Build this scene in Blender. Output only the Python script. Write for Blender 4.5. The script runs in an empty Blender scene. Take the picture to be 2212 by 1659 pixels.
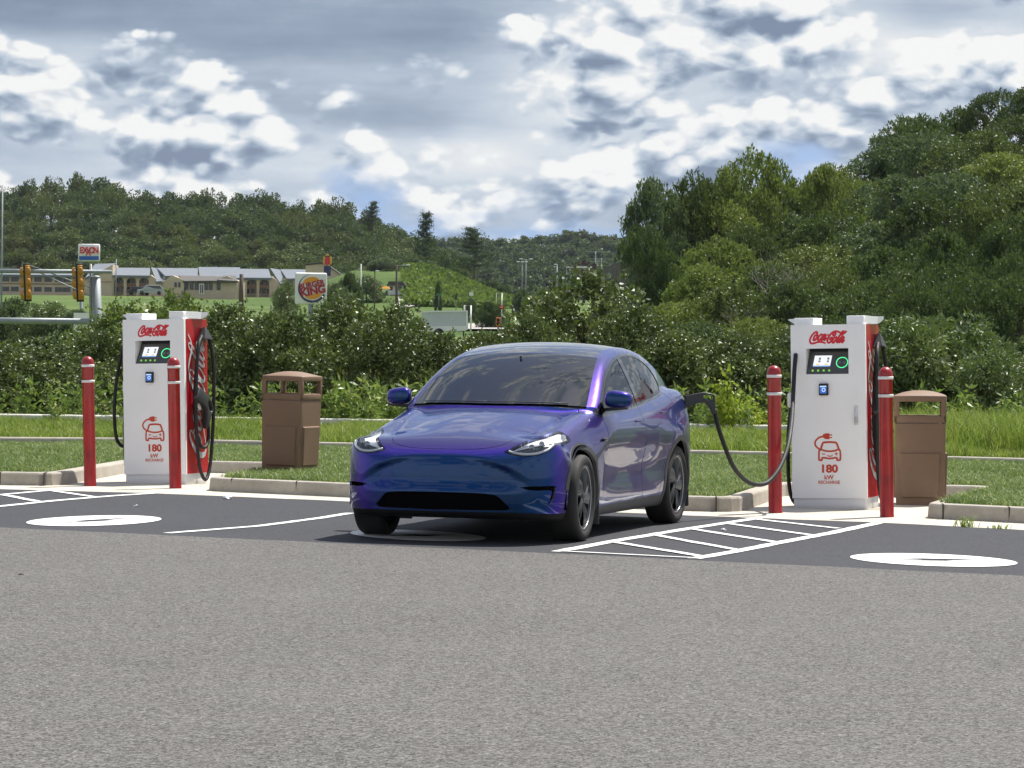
import bpy, bmesh, math, random
import numpy as np
from mathutils import Vector, Matrix
R = math.radians
rng = np.random.default_rng(7)
random.seed(7)
sc = bpy.context.scene
col = sc.collection

# ------------------------------------------------------------------ camera
F_PX, CAM_H, PITCH, ROLL = 6500.0, 1.541, 0.0110, 0.0113      # focal length in pixels of a 2212 px wide picture
cam_d = bpy.data.cameras.new('camera'); cam = bpy.data.objects.new('camera', cam_d); col.objects.link(cam)
cam_d.sensor_width = 36.0; cam_d.lens = F_PX/2212*36.0
cam_d.clip_start = 0.5; cam_d.clip_end = 9000
_f = np.array([0, math.cos(PITCH), -math.sin(PITCH)]); _u0 = np.array([0, math.sin(PITCH), math.cos(PITCH)]); _r0 = np.array([1., 0, 0])
_cr, _sr = math.cos(ROLL), math.sin(ROLL)
_r = _cr*_r0 + _sr*_u0; _u = _cr*_u0 - _sr*_r0
cam.matrix_world = Matrix(((_r[0], _u[0], -_f[0], 0), (_r[1], _u[1], -_f[1], 0), (_r[2], _u[2], -_f[2], CAM_H), (0, 0, 0, 1)))
sc.camera = cam
# ------------------------------------------------------------------ exposure
sc.view_settings.view_transform = 'Standard'; sc.view_settings.look = 'None'
sc.view_settings.exposure = 0.58; sc.view_settings.gamma = 1.0
sc.cycles.max_bounces = 8; sc.cycles.transparent_max_bounces = 12
sc.cycles.diffuse_bounces = 3; sc.cycles.glossy_bounces = 4
sc.cycles.sample_clamp_indirect = 6

# ------------------------------------------------------------------ sun and sky
SUN = Vector((0.50, 0.52, 1.36)).normalized()                 # direction towards the sun
sun_d = bpy.data.lights.new('sun', 'SUN'); sun = bpy.data.objects.new('sun', sun_d); col.objects.link(sun)
sun_d.energy = 5.0; sun_d.angle = R(0.5); sun_d.color = (1.0, 0.955, 0.88)
sun.rotation_euler = SUN.to_track_quat('Z', 'Y').to_euler()

class NT:                                                     # small node-tree writer
    def __init__(s, tree): s.t = tree; s.n = tree.nodes; s.l = tree.links
    def node(s, typ, ins=None, **kw):
        n = s.n.new(typ)
        for k, v in kw.items(): setattr(n, k, v)
        for k, v in (ins or {}).items():
            if hasattr(v, 'links') or isinstance(v, bpy.types.NodeSocket): s.l.new(v, n.inputs[k])
            else: n.inputs[k].default_value = v
        return n
    def math(s, op, a, b=0.0, c=0.0, clamp=False):
        n = s.n.new('ShaderNodeMath'); n.operation = op; n.use_clamp = clamp
        for i, v in enumerate((a, b, c)):
            if isinstance(v, bpy.types.NodeSocket): s.l.new(v, n.inputs[i])
            else: n.inputs[i].default_value = v
        return n.outputs[0]
    def vmath(s, op, a, b=(0, 0, 0), sc=None):
        n = s.n.new('ShaderNodeVectorMath'); n.operation = op
        for i, v in enumerate((a, b)):
            if isinstance(v, bpy.types.NodeSocket): s.l.new(v, n.inputs[i])
            else: n.inputs[i].default_value = v
        if sc is not None: n.inputs['Scale'].default_value = sc
        return n.outputs[0]
    def noise(s, vec, scale, detail=4, rough=0.5, dist=0.0):
        n = s.node('ShaderNodeTexNoise', {'Vector': vec, 'Scale': scale, 'Detail': detail, 'Roughness': rough, 'Distortion': dist})
        return n.outputs['Fac']
    def ramp(s, fac, stops, interp='LINEAR'):
        n = s.n.new('ShaderNodeValToRGB'); n.color_ramp.interpolation = interp; s.l.new(fac, n.inputs[0])
        e = n.color_ramp.elements
        while len(e) < len(stops): e.new(0.5)
        for el, (p, c) in zip(e, stops):
            el.position = p; el.color = (c[0], c[1], c[2], 1) if hasattr(c, '__len__') else (c, c, c, 1)
        return n.outputs[0]
    def mix(s, fac, a, b, typ='MIX'):
        n = s.n.new('ShaderNodeMix'); n.data_type = 'RGBA'; n.blend_type = typ
        for k, v in ((0, fac), (6, a), (7, b)):
            if isinstance(v, bpy.types.NodeSocket): s.l.new(v, n.inputs[k])
            else: n.inputs[k].default_value = v if k == 0 else (v[0], v[1], v[2], 1)
        return n.outputs[2]
    def sstep(s, x, a, b):
        n = s.n.new('ShaderNodeMapRange'); n.interpolation_type = 'SMOOTHSTEP'
        s.l.new(x, n.inputs[0]); n.inputs[1].default_value = a; n.inputs[2].default_value = b
        return n.outputs[0]

world = bpy.data.worlds.new('World'); sc.world = world; world.use_nodes = True
w = NT(world.node_tree); w.n.clear()
out = w.n.new('ShaderNodeOutputWorld')
sky = w.n.new('ShaderNodeTexSky'); sky.sky_type = 'NISHITA'; sky.sun_disc = False
sky.sun_elevation = math.asin(SUN.z); sky.sun_rotation = math.atan2(SUN.x, SUN.y)
sky.air_density = 1.0; sky.dust_density = 1.2; sky.ozone_density = 1.5
bg_sky = w.node('ShaderNodeBackground', {'Color': sky.outputs[0], 'Strength': 0.09})
tc = w.n.new('ShaderNodeTexCoord'); D = tc.outputs['Generated']
w.l.new(w.vmath('NORMALIZE', w.vmath('ADD', w.vmath('ABSOLUTE', D) if False else D, (0, 0, .30))), sky.inputs[0])
sep = w.node('ShaderNodeSeparateXYZ', {0: D})
az = w.math('ARCTAN2', sep.outputs[0], sep.outputs[1]); el = sep.outputs[2]
# a warped copy of the direction gives the heaps their ragged outlines
S = w.vmath('MULTIPLY', D, (1.0, 1.0, 1.75))
warp = w.node('ShaderNodeTexNoise', {'Vector': S, 'Scale': 16.0, 'Detail': 3.0, 'Roughness': 0.5})
wv = w.vmath('SCALE', w.vmath('SUBTRACT', warp.outputs['Color'], (0.5, 0.5, 0.5)), sc=0.016)
P = w.vmath('ADD', S, wv)
up = w.vmath('ADD', P, (0.004, 0.0, 0.012))
def vo(v, sc_):
    d_ = w.node('ShaderNodeTexVoronoi', {'Vector': v, 'Scale': sc_}, feature='F1').outputs['Distance']; return w.math('MULTIPLY', d_, d_)
def heap(v):                                                  # billows on billows
    a = w.noise(v, 13.0, 3, 0.5)
    b = w.math('ADD', w.math('MULTIPLY', vo(v, 30.0), -.40), w.math('ADD', w.math('MULTIPLY', vo(v, 68.0), -.24), w.math('MULTIPLY', vo(v, 150.0), -.12)))
    return w.math('ADD', w.math('ADD', a, b), w.math('MULTIPLY', w.noise(v, 120., 4, .6), .14))
n1, n2 = heap(P), heap(up)
emb = w.math('SUBTRACT', n1, n2)
low = w.noise(S, 6.5, 3, 0.5)
def gauss(cx, cy, sx, sy, amp):                               # cx, cy: azimuth and elevation in radians
    a = w.math('DIVIDE', w.math('SUBTRACT', az, cx), sx); b = w.math('DIVIDE', w.math('SUBTRACT', el, cy), sy)
    r = w.math('ADD', w.math('MULTIPLY', a, a), w.math('MULTIPLY', b, b))
    return w.math('MULTIPLY', w.math('EXPONENT', w.math('MULTIPLY', r, -1.0)), amp)
def total(items):
    t = items[0]
    for i in items[1:]: t = w.math('ADD', t, i)
    return t
def AZ(px): return (px-1106)/F_PX
def EL(py): return (758-py)/F_PX
# light(+) and dark(-) banks of cloud where the photograph has them
banks = total([gauss(AZ(px), EL(py), sx/F_PX, sy/F_PX, a) for px, py, sx, sy, a in (
    (150, 40, 560, 105, -.66), (620, 100, 420, 85, -.46), (1000, 60, 330, 100, -.26), (780, 255, 300, 50, -.30),
    (560, 225, 120, 60, -.20), (130, 220, 220, 70, .38), (330, 340, 330, 60, .22), (560, 290, 110, 40, .22),
    (1260, 130, 130, 90, .34), (1230, 250, 140, 60, .14), (1700, 70, 220, 60, .40), (2100, 150, 220, 110, .36), (2000, 20, 250, 26, -.30),
    (1800, 260, 240, 80, -.12), (1330, 380, 200, 50, .20), (900, 370, 260, 50, .14), (1100, 440, 200, 24, .18), (1250, 210, 160, 18, -.22),
    (700, 400, 120, 40, .05), (1300, 425, 180, 16, -.20), (330, 150, 60, 30, -.20))])
puff = w.sstep(w.math('ADD', n1, w.math('ADD', w.math('MULTIPLY', banks, .30), w.math('MULTIPLY', w.sstep(el, .09, .02), .05))), 0.255, 0.42)      # crisp heaps in front of a soft grey layer
soft = w.math('ADD', w.math('MULTIPLY', w.math('SUBTRACT', w.noise(P, 13., 6, .55), 0.5), .8), w.math('ADD', 0.55, w.math('MULTIPLY', banks, .68)))
lit = w.math('ADD', w.math('MULTIPLY', emb, 4.0), w.math('ADD', w.math('MULTIPLY', w.math('SUBTRACT', low, 0.5), 0.3), w.math('ADD', 0.60, w.math('MULTIPLY', banks, .42))))
layer = w.noise(w.vmath('MULTIPLY', D, (4.0, 4.0, 26.0)), 1.6, 5, .55)          # long flat layers of grey
soft = w.math('ADD', soft, w.math('MULTIPLY', w.math('SUBTRACT', layer, 0.5), 1.15))
shade = w.math('ADD', soft, w.math('MULTIPLY', puff, w.math('SUBTRACT', lit, soft)))
front = w.math('MULTIPLY', w.sstep(w.math('MULTIPLY', sep.outputs[1], -1.0), .1, .6), w.sstep(w.math('MULTIPLY', el, -1.0), -.75, -.35))  # unseen low cloud behind the camera, brightness added to lift shaded fronts
shade = w.math('ADD', shade, w.math('MULTIPLY', front, .50))
ccol = w.ramp(shade, [(0.0, (.185, .235, .335)), (0.25, (.275, .345, .445)), (0.46, (.42, .49, .59)), (0.64, (.57, .63, .70)), (0.82, (.72, .745, .77)), (1.0, (.86, .86, .85))])
bg_cl = w.node('ShaderNodeBackground', {'Color': ccol, 'Strength': 0.72})
gaps = total([gauss(AZ(px), EL(py), sx/F_PX, sy/F_PX, a) for px, py, sx, sy, a in (
    (1520, 20, 160, 50, .08), (1760, 330, 130, 40, .07), (470, 355, 60, 14, .10), (1200, 505, 400, 14, .05), (1620, 400, 60, 60, .06))])
dens = w.math('SUBTRACT', w.math('ADD', w.noise(P, 9.0, 7, 0.55), w.math('MULTIPLY', w.noise(S, 4.0, 2, 0.5), 0.35)), gaps)
hi = w.math('MULTIPLY', w.sstep(el, 0.16, 0.45), 0.135)         # broken cloud higher up, above the view, added to lessen the skylight
mask = w.sstep(w.math('SUBTRACT', dens, hi), 0.50, 0.60)
mx = w.node('ShaderNodeMixShader', {0: mask, 1: bg_sky.outputs[0], 2: bg_cl.outputs[0]})
w.l.new(mx.outputs[0], out.inputs[0])

# ------------------------------------------------------------------ helpers
def ray(px, py):                                              # picture position (2212 wide) -> direction from the camera
    a, b = px-1106, py-829.5
    uu = _cr*a + _sr*b; vv = -_sr*a + _cr*b
    d = _r0*uu - _u0*vv + _f*F_PX
    return d/d[1]
def G(px, py, z=0.0):                                         # point of the level ground seen there
    d = ray(px, py); t = (z-CAM_H)/d[2]
    return np.array([d[0]*t, d[1]*t, z])
def PD(px, py, dist):                                         # point at a distance
    d = ray(px, py); return np.array([0, 0, CAM_H]) + d*dist

def tag(o, label=None, cat=None, group=None, kind=None):
    for k, v in (('label', label), ('category', cat), ('group', group), ('kind', kind)):
        if v: o[k] = v
    return o
def empty(name, loc=(0, 0, 0), rz=0.0, label=None, cat=None, group=None):
    o = bpy.data.objects.new(name, None); col.objects.link(o)
    o.location = tuple(float(v) for v in loc); o.rotation_euler = (0, 0, rz); o.empty_display_size = 0.1
    return tag(o, label, cat, group)
def link(name, me, mat=None, parent=None):
    o = bpy.data.objects.new(name, me); col.objects.link(o)
    if mat is not None and not me.materials: me.materials.append(mat)
    if parent is not None: o.parent = parent
    return o
def copy_tree(o, parent=None):
    c = o.copy(); col.objects.link(c)
    if parent is not None: c.parent = parent
    for ch in list(o.children): copy_tree(ch, c)
    return c
def fast_mesh(name, V, F, smooth=False):                      # V (n,3), F (m,k) arrays of equal polygons
    V = np.asarray(V, np.float32); F = np.asarray(F, np.int32); k = F.shape[1]
    me = bpy.data.meshes.new(name)
    me.vertices.add(len(V)); me.vertices.foreach_set('co', V.ravel())
    me.loops.add(F.size); me.loops.foreach_set('vertex_index', F.ravel())
    me.polygons.add(len(F)); me.polygons.foreach_set('loop_start', np.arange(0, F.size, k, dtype=np.int32))
    me.polygons.foreach_set('loop_total', np.full(len(F), k, np.int32))
    if smooth: me.polygons.foreach_set('use_smooth', np.ones(len(F), bool))
    me.update(calc_edges=True); return me

class MB:                                                     # collects shapes into one mesh
    def __init__(s): s.v = []; s.f = []; s.sm = []
    def add(s, V, F, smooth=False, M=None):
        b = len(s.v)
        for p in V:
            p = Vector(p)
            s.v.append(tuple(M @ p) if M is not None else tuple(p))
        for f in F: s.f.append(tuple(i+b for i in f)); s.sm.append(smooth)
        return s
    def box(s, lo, hi, M=None, taper=None):
        x0, y0, z0 = lo; x1, y1, z1 = hi
        V = [(x0, y0, z0), (x1, y0, z0), (x1, y1, z0), (x0, y1, z0), (x0, y0, z1), (x1, y0, z1), (x1, y1, z1), (x0, y1, z1)]
        if taper:
            cx, cy = (x0+x1)/2, (y0+y1)/2
            V = V[:4] + [(cx+(x-cx)*taper, cy+(y-cy)*taper, z) for x, y, z in V[4:]]
        return s.add(V, [(0, 3, 2, 1), (4, 5, 6, 7), (0, 1, 5, 4), (1, 2, 6, 5), (2, 3, 7, 6), (3, 0, 4, 7)], False, M)
    def bbox(s, lo, hi, r=0.01, seg=2, M=None):               # box with rounded edges
        bm = bmesh.new(); bmesh.ops.create_cube(bm, size=1.0)
        lo, hi = Vector(lo), Vector(hi); c = (lo+hi)/2; d = hi-lo
        for v in bm.verts: v.co = Vector((v.co.x*d.x, v.co.y*d.y, v.co.z*d.z)) + c
        bmesh.ops.bevel(bm, geom=bm.edges[:], offset=min(r, min(d)*0.49), segments=seg, profile=0.5, affect='EDGES')
        bm.verts.index_update()
        s.add([v.co.copy() for v in bm.verts], [[v.index for v in f.verts] for f in bm.faces], True, M); bm.free(); return s
    def lathe(s, prof, n=24, M=None, smooth=True):            # profile of (radius, z)
        V = []; F = []
        for r_, z in prof:
            for k in range(n):
                a = 2*math.pi*k/n; V.append((r_*math.cos(a), r_*math.sin(a), z))
        for j in range(len(prof)-1):
            for k in range(n):
                a, b = j*n+k, j*n+(k+1) % n; F.append((a, b, b+n, a+n))
        return s.add(V, F, smooth, M)
    def tube(s, pts, r, n=8, M=None, cap=True, radii=None):
        P_ = [Vector(tuple(float(c) for c in p)) for p in pts]; V = []; F = []
        t = (P_[1]-P_[0]).normalized(); up_ = Vector((0, 0, 1)) if abs(t.z) < .9 else Vector((0, 1, 0))
        a = t.cross(up_).normalized()
        for i, p in enumerate(P_):
            t = (P_[min(i+1, len(P_)-1)]-P_[max(i-1, 0)]).normalized()
            a = (a-t*a.dot(t)).normalized(); b = t.cross(a)
            rr = radii[i] if radii else r
            for k in range(n):
                th = 2*math.pi*k/n; V.append(p+(a*math.cos(th)+b*math.sin(th))*rr)
        for i in range(len(P_)-1):
            for k in range(n):
                q, q2 = i*n+k, i*n+(k+1) % n; F.append((q, q2, q2+n, q+n))
        if cap: F.append(tuple(range(n-1, -1, -1))); F.append(tuple(range((len(P_)-1)*n, len(P_)*n)))
        return s.add(V, F, True, M)
    def prism(s, poly, y0, y1, M=None, smooth=False):         # poly in (x,z), extruded along y
        n = len(poly); V = [(x, y0, z) for x, z in poly]+[(x, y1, z) for x, z in poly]
        F = [tuple(range(n)), tuple(range(2*n-1, n-1, -1))] + [((i+1) % n, i, i+n, (i+1) % n+n) for i in range(n)]
        return s.add(V, F, smooth, M)
    def build(s, name, mat, parent=None, sharp=None):
        me = bpy.data.meshes.new(name); me.from_pydata([tuple(v) for v in s.v], [], s.f)
        me.polygons.foreach_set('use_smooth', s.sm)
        bm = bmesh.new(); bm.from_mesh(me); bmesh.ops.recalc_face_normals(bm, faces=bm.faces)
        if sharp is not None:
            for e in bm.edges:
                if len(e.link_faces) == 2 and e.calc_face_angle(0) > R(sharp): e.smooth = False
        bm.to_mesh(me); bm.free(); me.update()
        return link(name, me, mat, parent)
def spline(pts, n=10):                                        # Catmull-Rom through the points
    P_ = [np.array(p, float) for p in pts]; P_ = [2*P_[0]-P_[1]]+P_+[2*P_[-1]-P_[-2]]; o = []
    for i in range(1, len(P_)-2):
        for k in range(n):
            t = k/n; a, b, c, d = P_[i-1:i+3]
            o.append(.5*((2*b)+(c-a)*t+(2*a-5*b+4*c-d)*t*t+(3*b-a-3*c+d)*t**3))
    o.append(P_[-2]); return o
def ribbon(strokes, n=8, sx=1.0, sy=1.0):                     # strokes [(x,y,width)...] -> flat outline mesh data in (x,y)
    V = []; F = []
    for st in strokes:
        pts = spline(st, n) if len(st) > 2 else [np.array(p, float) for p in st]
        for i, p in enumerate(pts):
            t = pts[min(i+1, len(pts)-1)][:2]-pts[max(i-1, 0)][:2]; t = t/(np.hypot(*t)+1e-9); nn = np.array([-t[1], t[0]])
            wd = max(p[2], .02)/2
            V += [p[:2]+nn*wd, p[:2]-nn*wd]
            if i: b = len(V); F.append((b-4, b-3, b-1, b-2))
        if len(st) == 2 or True:
            pass
    return [(v[0]*sx, v[1]*sy) for v in V], F
def flat_obj(name, V2, F, M, mat, parent, thick=0.002):       # flat mark standing proud by a hair; local x,z plane facing -y
    mb = MB()
    for k, f in enumerate(F):
        pass
    mb.add([(x, -thick, z) for x, z in V2], F, False, M)
    me = bpy.data.meshes.new(name); me.from_pydata(mb.v, [], mb.f); me.update()
    return link(name, me, mat, parent)
def text_obj(name, body, size, M, mat, parent, bold=0.0, ext=0.001, align='CENTER', sx=1.0, shear=0.0, space=1.0):
    cu = bpy.data.curves.new('t', 'FONT'); cu.body = body; cu.size = size; cu.align_x = align; cu.offset = bold; cu.extrude = ext
    cu.shear = shear; cu.space_character = space; cu.resolution_u = 4
    to = bpy.data.objects.new('t', cu); col.objects.link(to)
    dg = bpy.context.evaluated_depsgraph_get(); me = bpy.data.meshes.new_from_object(to.evaluated_get(dg))
    bpy.data.objects.remove(to); bpy.data.curves.remove(cu)
    me.name = name
    me.transform(M @ Matrix.Rotation(R(90), 4, 'X') @ Matrix.Diagonal((sx, 1, 1, 1)))
    me.materials.clear()
    return link(name, me, mat, parent)

def mat(name, c=(.5, .5, .5), rough=.6, metal=0.0, spec=0.5, coat=0.0, emit=None, es=1.0, **kw):
    m = bpy.data.materials.new(name); m.use_nodes = True
    b = m.node_tree.nodes['Principled BSDF']
    b.inputs['Base Color'].default_value = (*c, 1); b.inputs['Roughness'].default_value = rough
    b.inputs['Metallic'].default_value = metal; b.inputs['Specular IOR Level'].default_value = spec
    b.inputs['Coat Weight'].default_value = coat; b.inputs['Coat Roughness'].default_value = 0.03
    if emit: b.inputs['Emission Color'].default_value = (*emit, 1); b.inputs['Emission Strength'].default_value = es
    return m
def nmat(name, rough=.6, **kw):
    m = mat(name, rough=rough, **kw); t = NT(m.node_tree); b = t.n['Principled BSDF']
    tc_ = t.n.new('ShaderNodeTexCoord')
    return m, t, b, tc_.outputs['Object']
def bump(t, b, h, strength=.4, dist=.01):
    n = t.node('ShaderNodeBump', {'Height': h, 'Strength': strength, 'Distance': dist}); t.l.new(n.outputs[0], b.inputs['Normal'])
def worn(name, c, rough=.5, amt=.12, scale=8., metal=0., coat=0., bmp=0.0, spec=.5, dirt=None, bscale=60.):
    m, t, b, O = nmat(name, rough=rough, metal=metal, coat=coat, spec=spec)
    n = t.noise(O, scale, 6, .6)
    c1 = tuple(max(0, v*(1-amt*1.6)) for v in c); c2 = tuple(min(1, v*(1+amt)) for v in c)
    cc = t.ramp(n, [(.3, c1), (.7, c2)])
    if dirt: cc = t.mix(t.sstep(t.noise(O, scale*.6, 8, .7), .52, .72), cc, dirt)
    t.l.new(cc, b.inputs['Base Color'])
    rn = t.math('MULTIPLY_ADD', n, .25, rough-.12); t.l.new(rn, b.inputs['Roughness'])
    if bmp: bump(t, b, t.noise(O, bscale, 4, .6), bmp, .004)
    return m

# ------------------------------------------------------------------ materials of the setting
def asphalt(name, c, grain, stain):
    m, t, b, O = nmat(name, rough=.85, spec=.25)
    st = t.node('ShaderNodeTexVoronoi', {'Vector': O, 'Scale': 75.0}); sv = t.node('ShaderNodeSeparateColor', {0: st.outputs['Color']}).outputs[0]
    a = t.noise(O, 125., 2, .7); a2 = t.noise(O, 48., 3, .75); a3 = t.noise(O, .5, 5, .6)
    v = t.math('ADD', t.math('MULTIPLY', t.math('SUBTRACT', sv, .5), grain*1.15), t.math('MULTIPLY', t.math('SUBTRACT', a, .5), grain*3.6))
    v = t.math('ADD', v, t.math('MULTIPLY', t.math('SUBTRACT', a2, .5), grain*.8))
    v = t.math('ADD', v, t.math('MULTIPLY', t.math('SUBTRACT', a3, .5), stain))
    v = t.math('ADD', v, 1.0)
    # bright chips of stone
    chip = t.math('MULTIPLY', t.sstep(t.noise(O, 60., 1, .5), .66, .74), grain*1.6)
    # long hairline cracks and paving seams, stretched across the lane
    cr = t.noise(t.vmath('MULTIPLY', O, (.35, 2.6, 1.0)), 1.0, 7, .72); cr = t.math('ABSOLUTE', t.math('SUBTRACT', cr, .5))
    v = t.math('SUBTRACT', v, t.math('MULTIPLY', t.math('SUBTRACT', 1.0, t.sstep(cr, .0008, .0040)), t.math('MULTIPLY', t.sstep(t.noise(O, .9, 3, .6), .52, .60), .55)))
    v = t.math('MAXIMUM', t.math('ADD', v, chip), .15)
    cc = t.vmath('SCALE', t.mix(t.noise(O, 3., 3, .5), c, tuple(x*y for x, y in zip(c, (1.06, .98, .93)))))
    t.l.new(v, cc.node.inputs['Scale']); t.l.new(cc, b.inputs['Base Color'])
    bump(t, b, a, .35, .004); return m
M_asph_l = asphalt('worn grey asphalt', (.096, .096, .094), 1.0, .30)
M_asph_d = asphalt('dark asphalt', (.040, .043, .051), .60, .25)
def concrete(name, c, sc_=1.0):
    m, t, b, O = nmat(name, rough=.9, spec=.2)
    a = t.noise(O, 2.2*sc_, 8, .65); f = t.noise(O, 60., 3, .7); s_ = t.noise(O, 7.*sc_, 6, .7)
    cc = t.mix(t.sstep(a, .35, .7), tuple(v*.78 for v in c), c)
    cc = t.mix(t.math('MULTIPLY', t.sstep(s_, .52, .7), .55), cc, tuple(v*k for v, k in zip(c, (.62, .57, .50))))
    cc = t.mix(t.math('MULTIPLY', t.sstep(f, .35, .7), .35), cc, tuple(v*.72 for v in c))
    t.l.new(cc, b.inputs['Base Color']); bump(t, b, f, .3, .003); return m
M_conc = concrete('pale concrete', (.60, .56, .475)); M_kerb = concrete('kerb concrete', (.44, .405, .35), 1.6)
m_, t_, b_, O_ = nmat('white road paint', rough=.7, spec=.3)
t_.l.new(t_.mix(t_.math('MULTIPLY', t_.sstep(t_.noise(O_, 22., 6, .75), .55, .68), .55), (.74, .74, .73), (.40, .40, .41)), b_.inputs['Base Color']); M_paint = m_
def leafmat(name, c1, c2, c3, rough=.5, trans=.35, spec=.5, nsc=.6, rnd=.5):
    m = bpy.data.materials.new(name); m.use_nodes = True; t = NT(m.node_tree); t.n.clear()
    o_ = t.n.new('ShaderNodeOutputMaterial'); tc_ = t.n.new('ShaderNodeTexCoord'); oi = t.n.new('ShaderNodeObjectInfo'); ge = t.n.new('ShaderNodeNewGeometry')
    nz = t.noise(tc_.outputs['Object'], nsc, 3, .6); isl = ge.outputs['Random Per Island']
    f = t.math('ADD', t.math('MULTIPLY', nz, .8), t.math('ADD', t.math('MULTIPLY', isl, .55), t.math('MULTIPLY', oi.outputs['Random'], rnd)))
    f = t.math('SUBTRACT', f, .19+rnd*.5)
    cc = t.ramp(f, [(.18, c1), (.5, c2), (.82, c3)])
    p = t.node('ShaderNodeBsdfPrincipled', {'Base Color': cc, 'Roughness': rough, 'Specular IOR Level': spec})
    tl = t.node('ShaderNodeBsdfTranslucent', {'Color': t.mix(.5, cc, (.22, .33, .05))})
    mx_ = t.node('ShaderNodeMixShader', {0: trans, 1: p.outputs[0], 2: tl.outputs[0]}); t.l.new(mx_.outputs[0], o_.inputs[0]); return m
M_lawn = leafmat('short lawn grass', (.065, .115, .032), (.18, .255, .085), (.42, .44, .20), .55, .3, .3, 1.3, 0)
M_tall = leafmat('tall rough grass', (.08, .14, .020), (.21, .29, .040), (.42, .43, .12), .5, .38, .3, .8, 0)
M_weed = leafmat('leafy weeds', (.07, .125, .025), (.17, .245, .05), (.34, .38, .11), .45, .35, .4, 2., .2)
m_, t_, b_, O_ = nmat('soil under the grass', rough=.95, spec=.1)
t_.l.new(t_.ramp(t_.noise(O_, 3., 8, .7), [(.3, (.030, .045, .014)), (.6, (.05, .075, .02)), (.75, (.10, .085, .05))]), b_.inputs['Base Color']); M_soil = m_
m_, t_, b_, O_ = nmat('meadow ground', rough=.95, spec=.1)
g1 = t_.ramp(t_.noise(O_, .03, 6, .65), [(.32, (.050, .085, .024)), (.5, (.085, .132, .035)), (.68, (.14, .165, .055))])
gm = t_.mix(t_.math('MULTIPLY', t_.sstep(t_.noise(O_, .4, 6, .7), .45, .65), .45), g1, (.045, .085, .02))
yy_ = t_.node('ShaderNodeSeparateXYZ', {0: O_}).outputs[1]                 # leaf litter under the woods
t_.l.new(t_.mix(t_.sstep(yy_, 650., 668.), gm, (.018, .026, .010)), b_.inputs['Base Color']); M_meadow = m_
M_bark = worn('bark', (.11, .085, .065), .9, .3, 6., bmp=.5)

# ------------------------------------------------------------------ terrain
def ss(x, a, b): t = np.clip((np.asarray(x, float)-a)/(b-a), 0, 1); return t*t*(3-2*t)
RIDGE = ([-400, 0, 110, 180, 260, 330, 420, 560, 650, 730, 800, 860, 920, 980, 1050, 1350], [30, 36, 39, 39, 36, 33.5, 33.5, 34, 31.5, 30.5, 27, 23, 18.5, 10, 2, 0])
def terrain(x, y):
    x = np.asarray(x, float); y = np.asarray(y, float)
    s = x/np.maximum(y, 20.)*F_PX + 1106
    z = np.full(np.broadcast(x, y).shape, -0.03)
    z = z - 0.35*ss(y, 58, 90) + 0.0267*np.clip(y-150, 0, 470)*ss(y, 140, 200)
    z = z + np.interp(s, *RIDGE)*ss(y, 640, 860)*0.60                     # wooded hill on the left
    z = z + 5.6*ss(y, 455, 520)*(1-ss(y, 560, 640))*ss(s, 1130, 900)*ss(s, 600, 760) if True else z
    z = z + 30*ss(y, 1150, 1600)*ss(s, 800, 1000)                         # far ridge across the valley
    rh = ss(s, 1330, 1500)*ss(y, 150, 200)*2 + np.interp(s, [1400, 1700, 1900, 2212, 2600], [0, 1.8, 6.5, 13, 20])*ss(y, 150, 250)
    z = z + rh
    return z
def T(x, y): return float(terrain(x, y))
def TP(px, py):                                               # point of the terrain seen at a picture position
    d = ray(px, py); y0 = 60.
    for y in np.arange(60, 1700, 2.0):
        if T(d[0]*y, y) >= CAM_H + d[2]*y:
            a, b = y-2.0, y
            for _ in range(12):
                m = (a+b)/2
                if T(d[0]*m, m) >= CAM_H+d[2]*m: b = m
                else: a = m
            return np.array([d[0]*b, b, T(d[0]*b, b)])
    return np.array([d[0]*1500, 1500, T(d[0]*1500, 1500)])
ys = np.concatenate([[-60, -20, 0, 20, 40, 52, 58], np.arange(64, 200, 6), np.arange(200, 700, 10), np.arange(700, 1700, 25), [2000, 2600]])
ss_ = np.linspace(-1.2, 1.2, 161); ss_ = np.sign(ss_)*np.abs(ss_)**1.8*1.3
X = np.where(ys[:, None] < 60, ss_[None, :]*90, ss_[None, :]*np.maximum(ys[:, None], 60)*1.5); Y = np.repeat(ys[:, None], len(ss_), 1)
Z = terrain(X, Y); V = np.stack([X, Y, Z], -1).reshape(-1, 3); n_ = len(ss_)
I = (np.arange(len(ys)-1)[:, None]*n_+np.arange(n_-1)[None, :]).ravel(); Fq = np.stack([I, I+1, I+n_+1, I+n_], 1)
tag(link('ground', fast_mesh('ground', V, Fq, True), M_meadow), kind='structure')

def sheet(name, poly, z, m, kind='structure', parent=None):
    me = bpy.data.meshes.new(name); bm = bmesh.new()
    vs = [bm.verts.new((float(p[0]), float(p[1]), float(z if len(p) < 3 else p[2]))) for p in poly]
    f = bm.faces.new(vs); bmesh.ops.triangulate(bm, faces=[f]); bmesh.ops.recalc_face_normals(bm, faces=bm.faces)
    if sum(f.normal.z for f in bm.faces) < 0: bmesh.ops.reverse_faces(bm, faces=bm.faces)
    bm.to_mesh(me); bm.free(); o = link(name, me, m, parent)
    if kind: tag(o, kind=kind)
    return o
def lerp(a, b, t): return np.array(a, float)*(1-t)+np.array(b, float)*t
def wig(a, b, n=24, amp=.02, seed=1):                         # hand-made straightness of poured and rolled edges
    r = np.random.default_rng(seed); return [lerp(a, b, i/n)[:2]+np.array([0, r.normal()*amp]) for i in range(n+1)]
eL, eR = G(0, 1140), G(2212, 1245); dv = (eR-eL)
edge = wig(eL-dv*3, eR+dv*3, 160, .012, 3)
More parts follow.
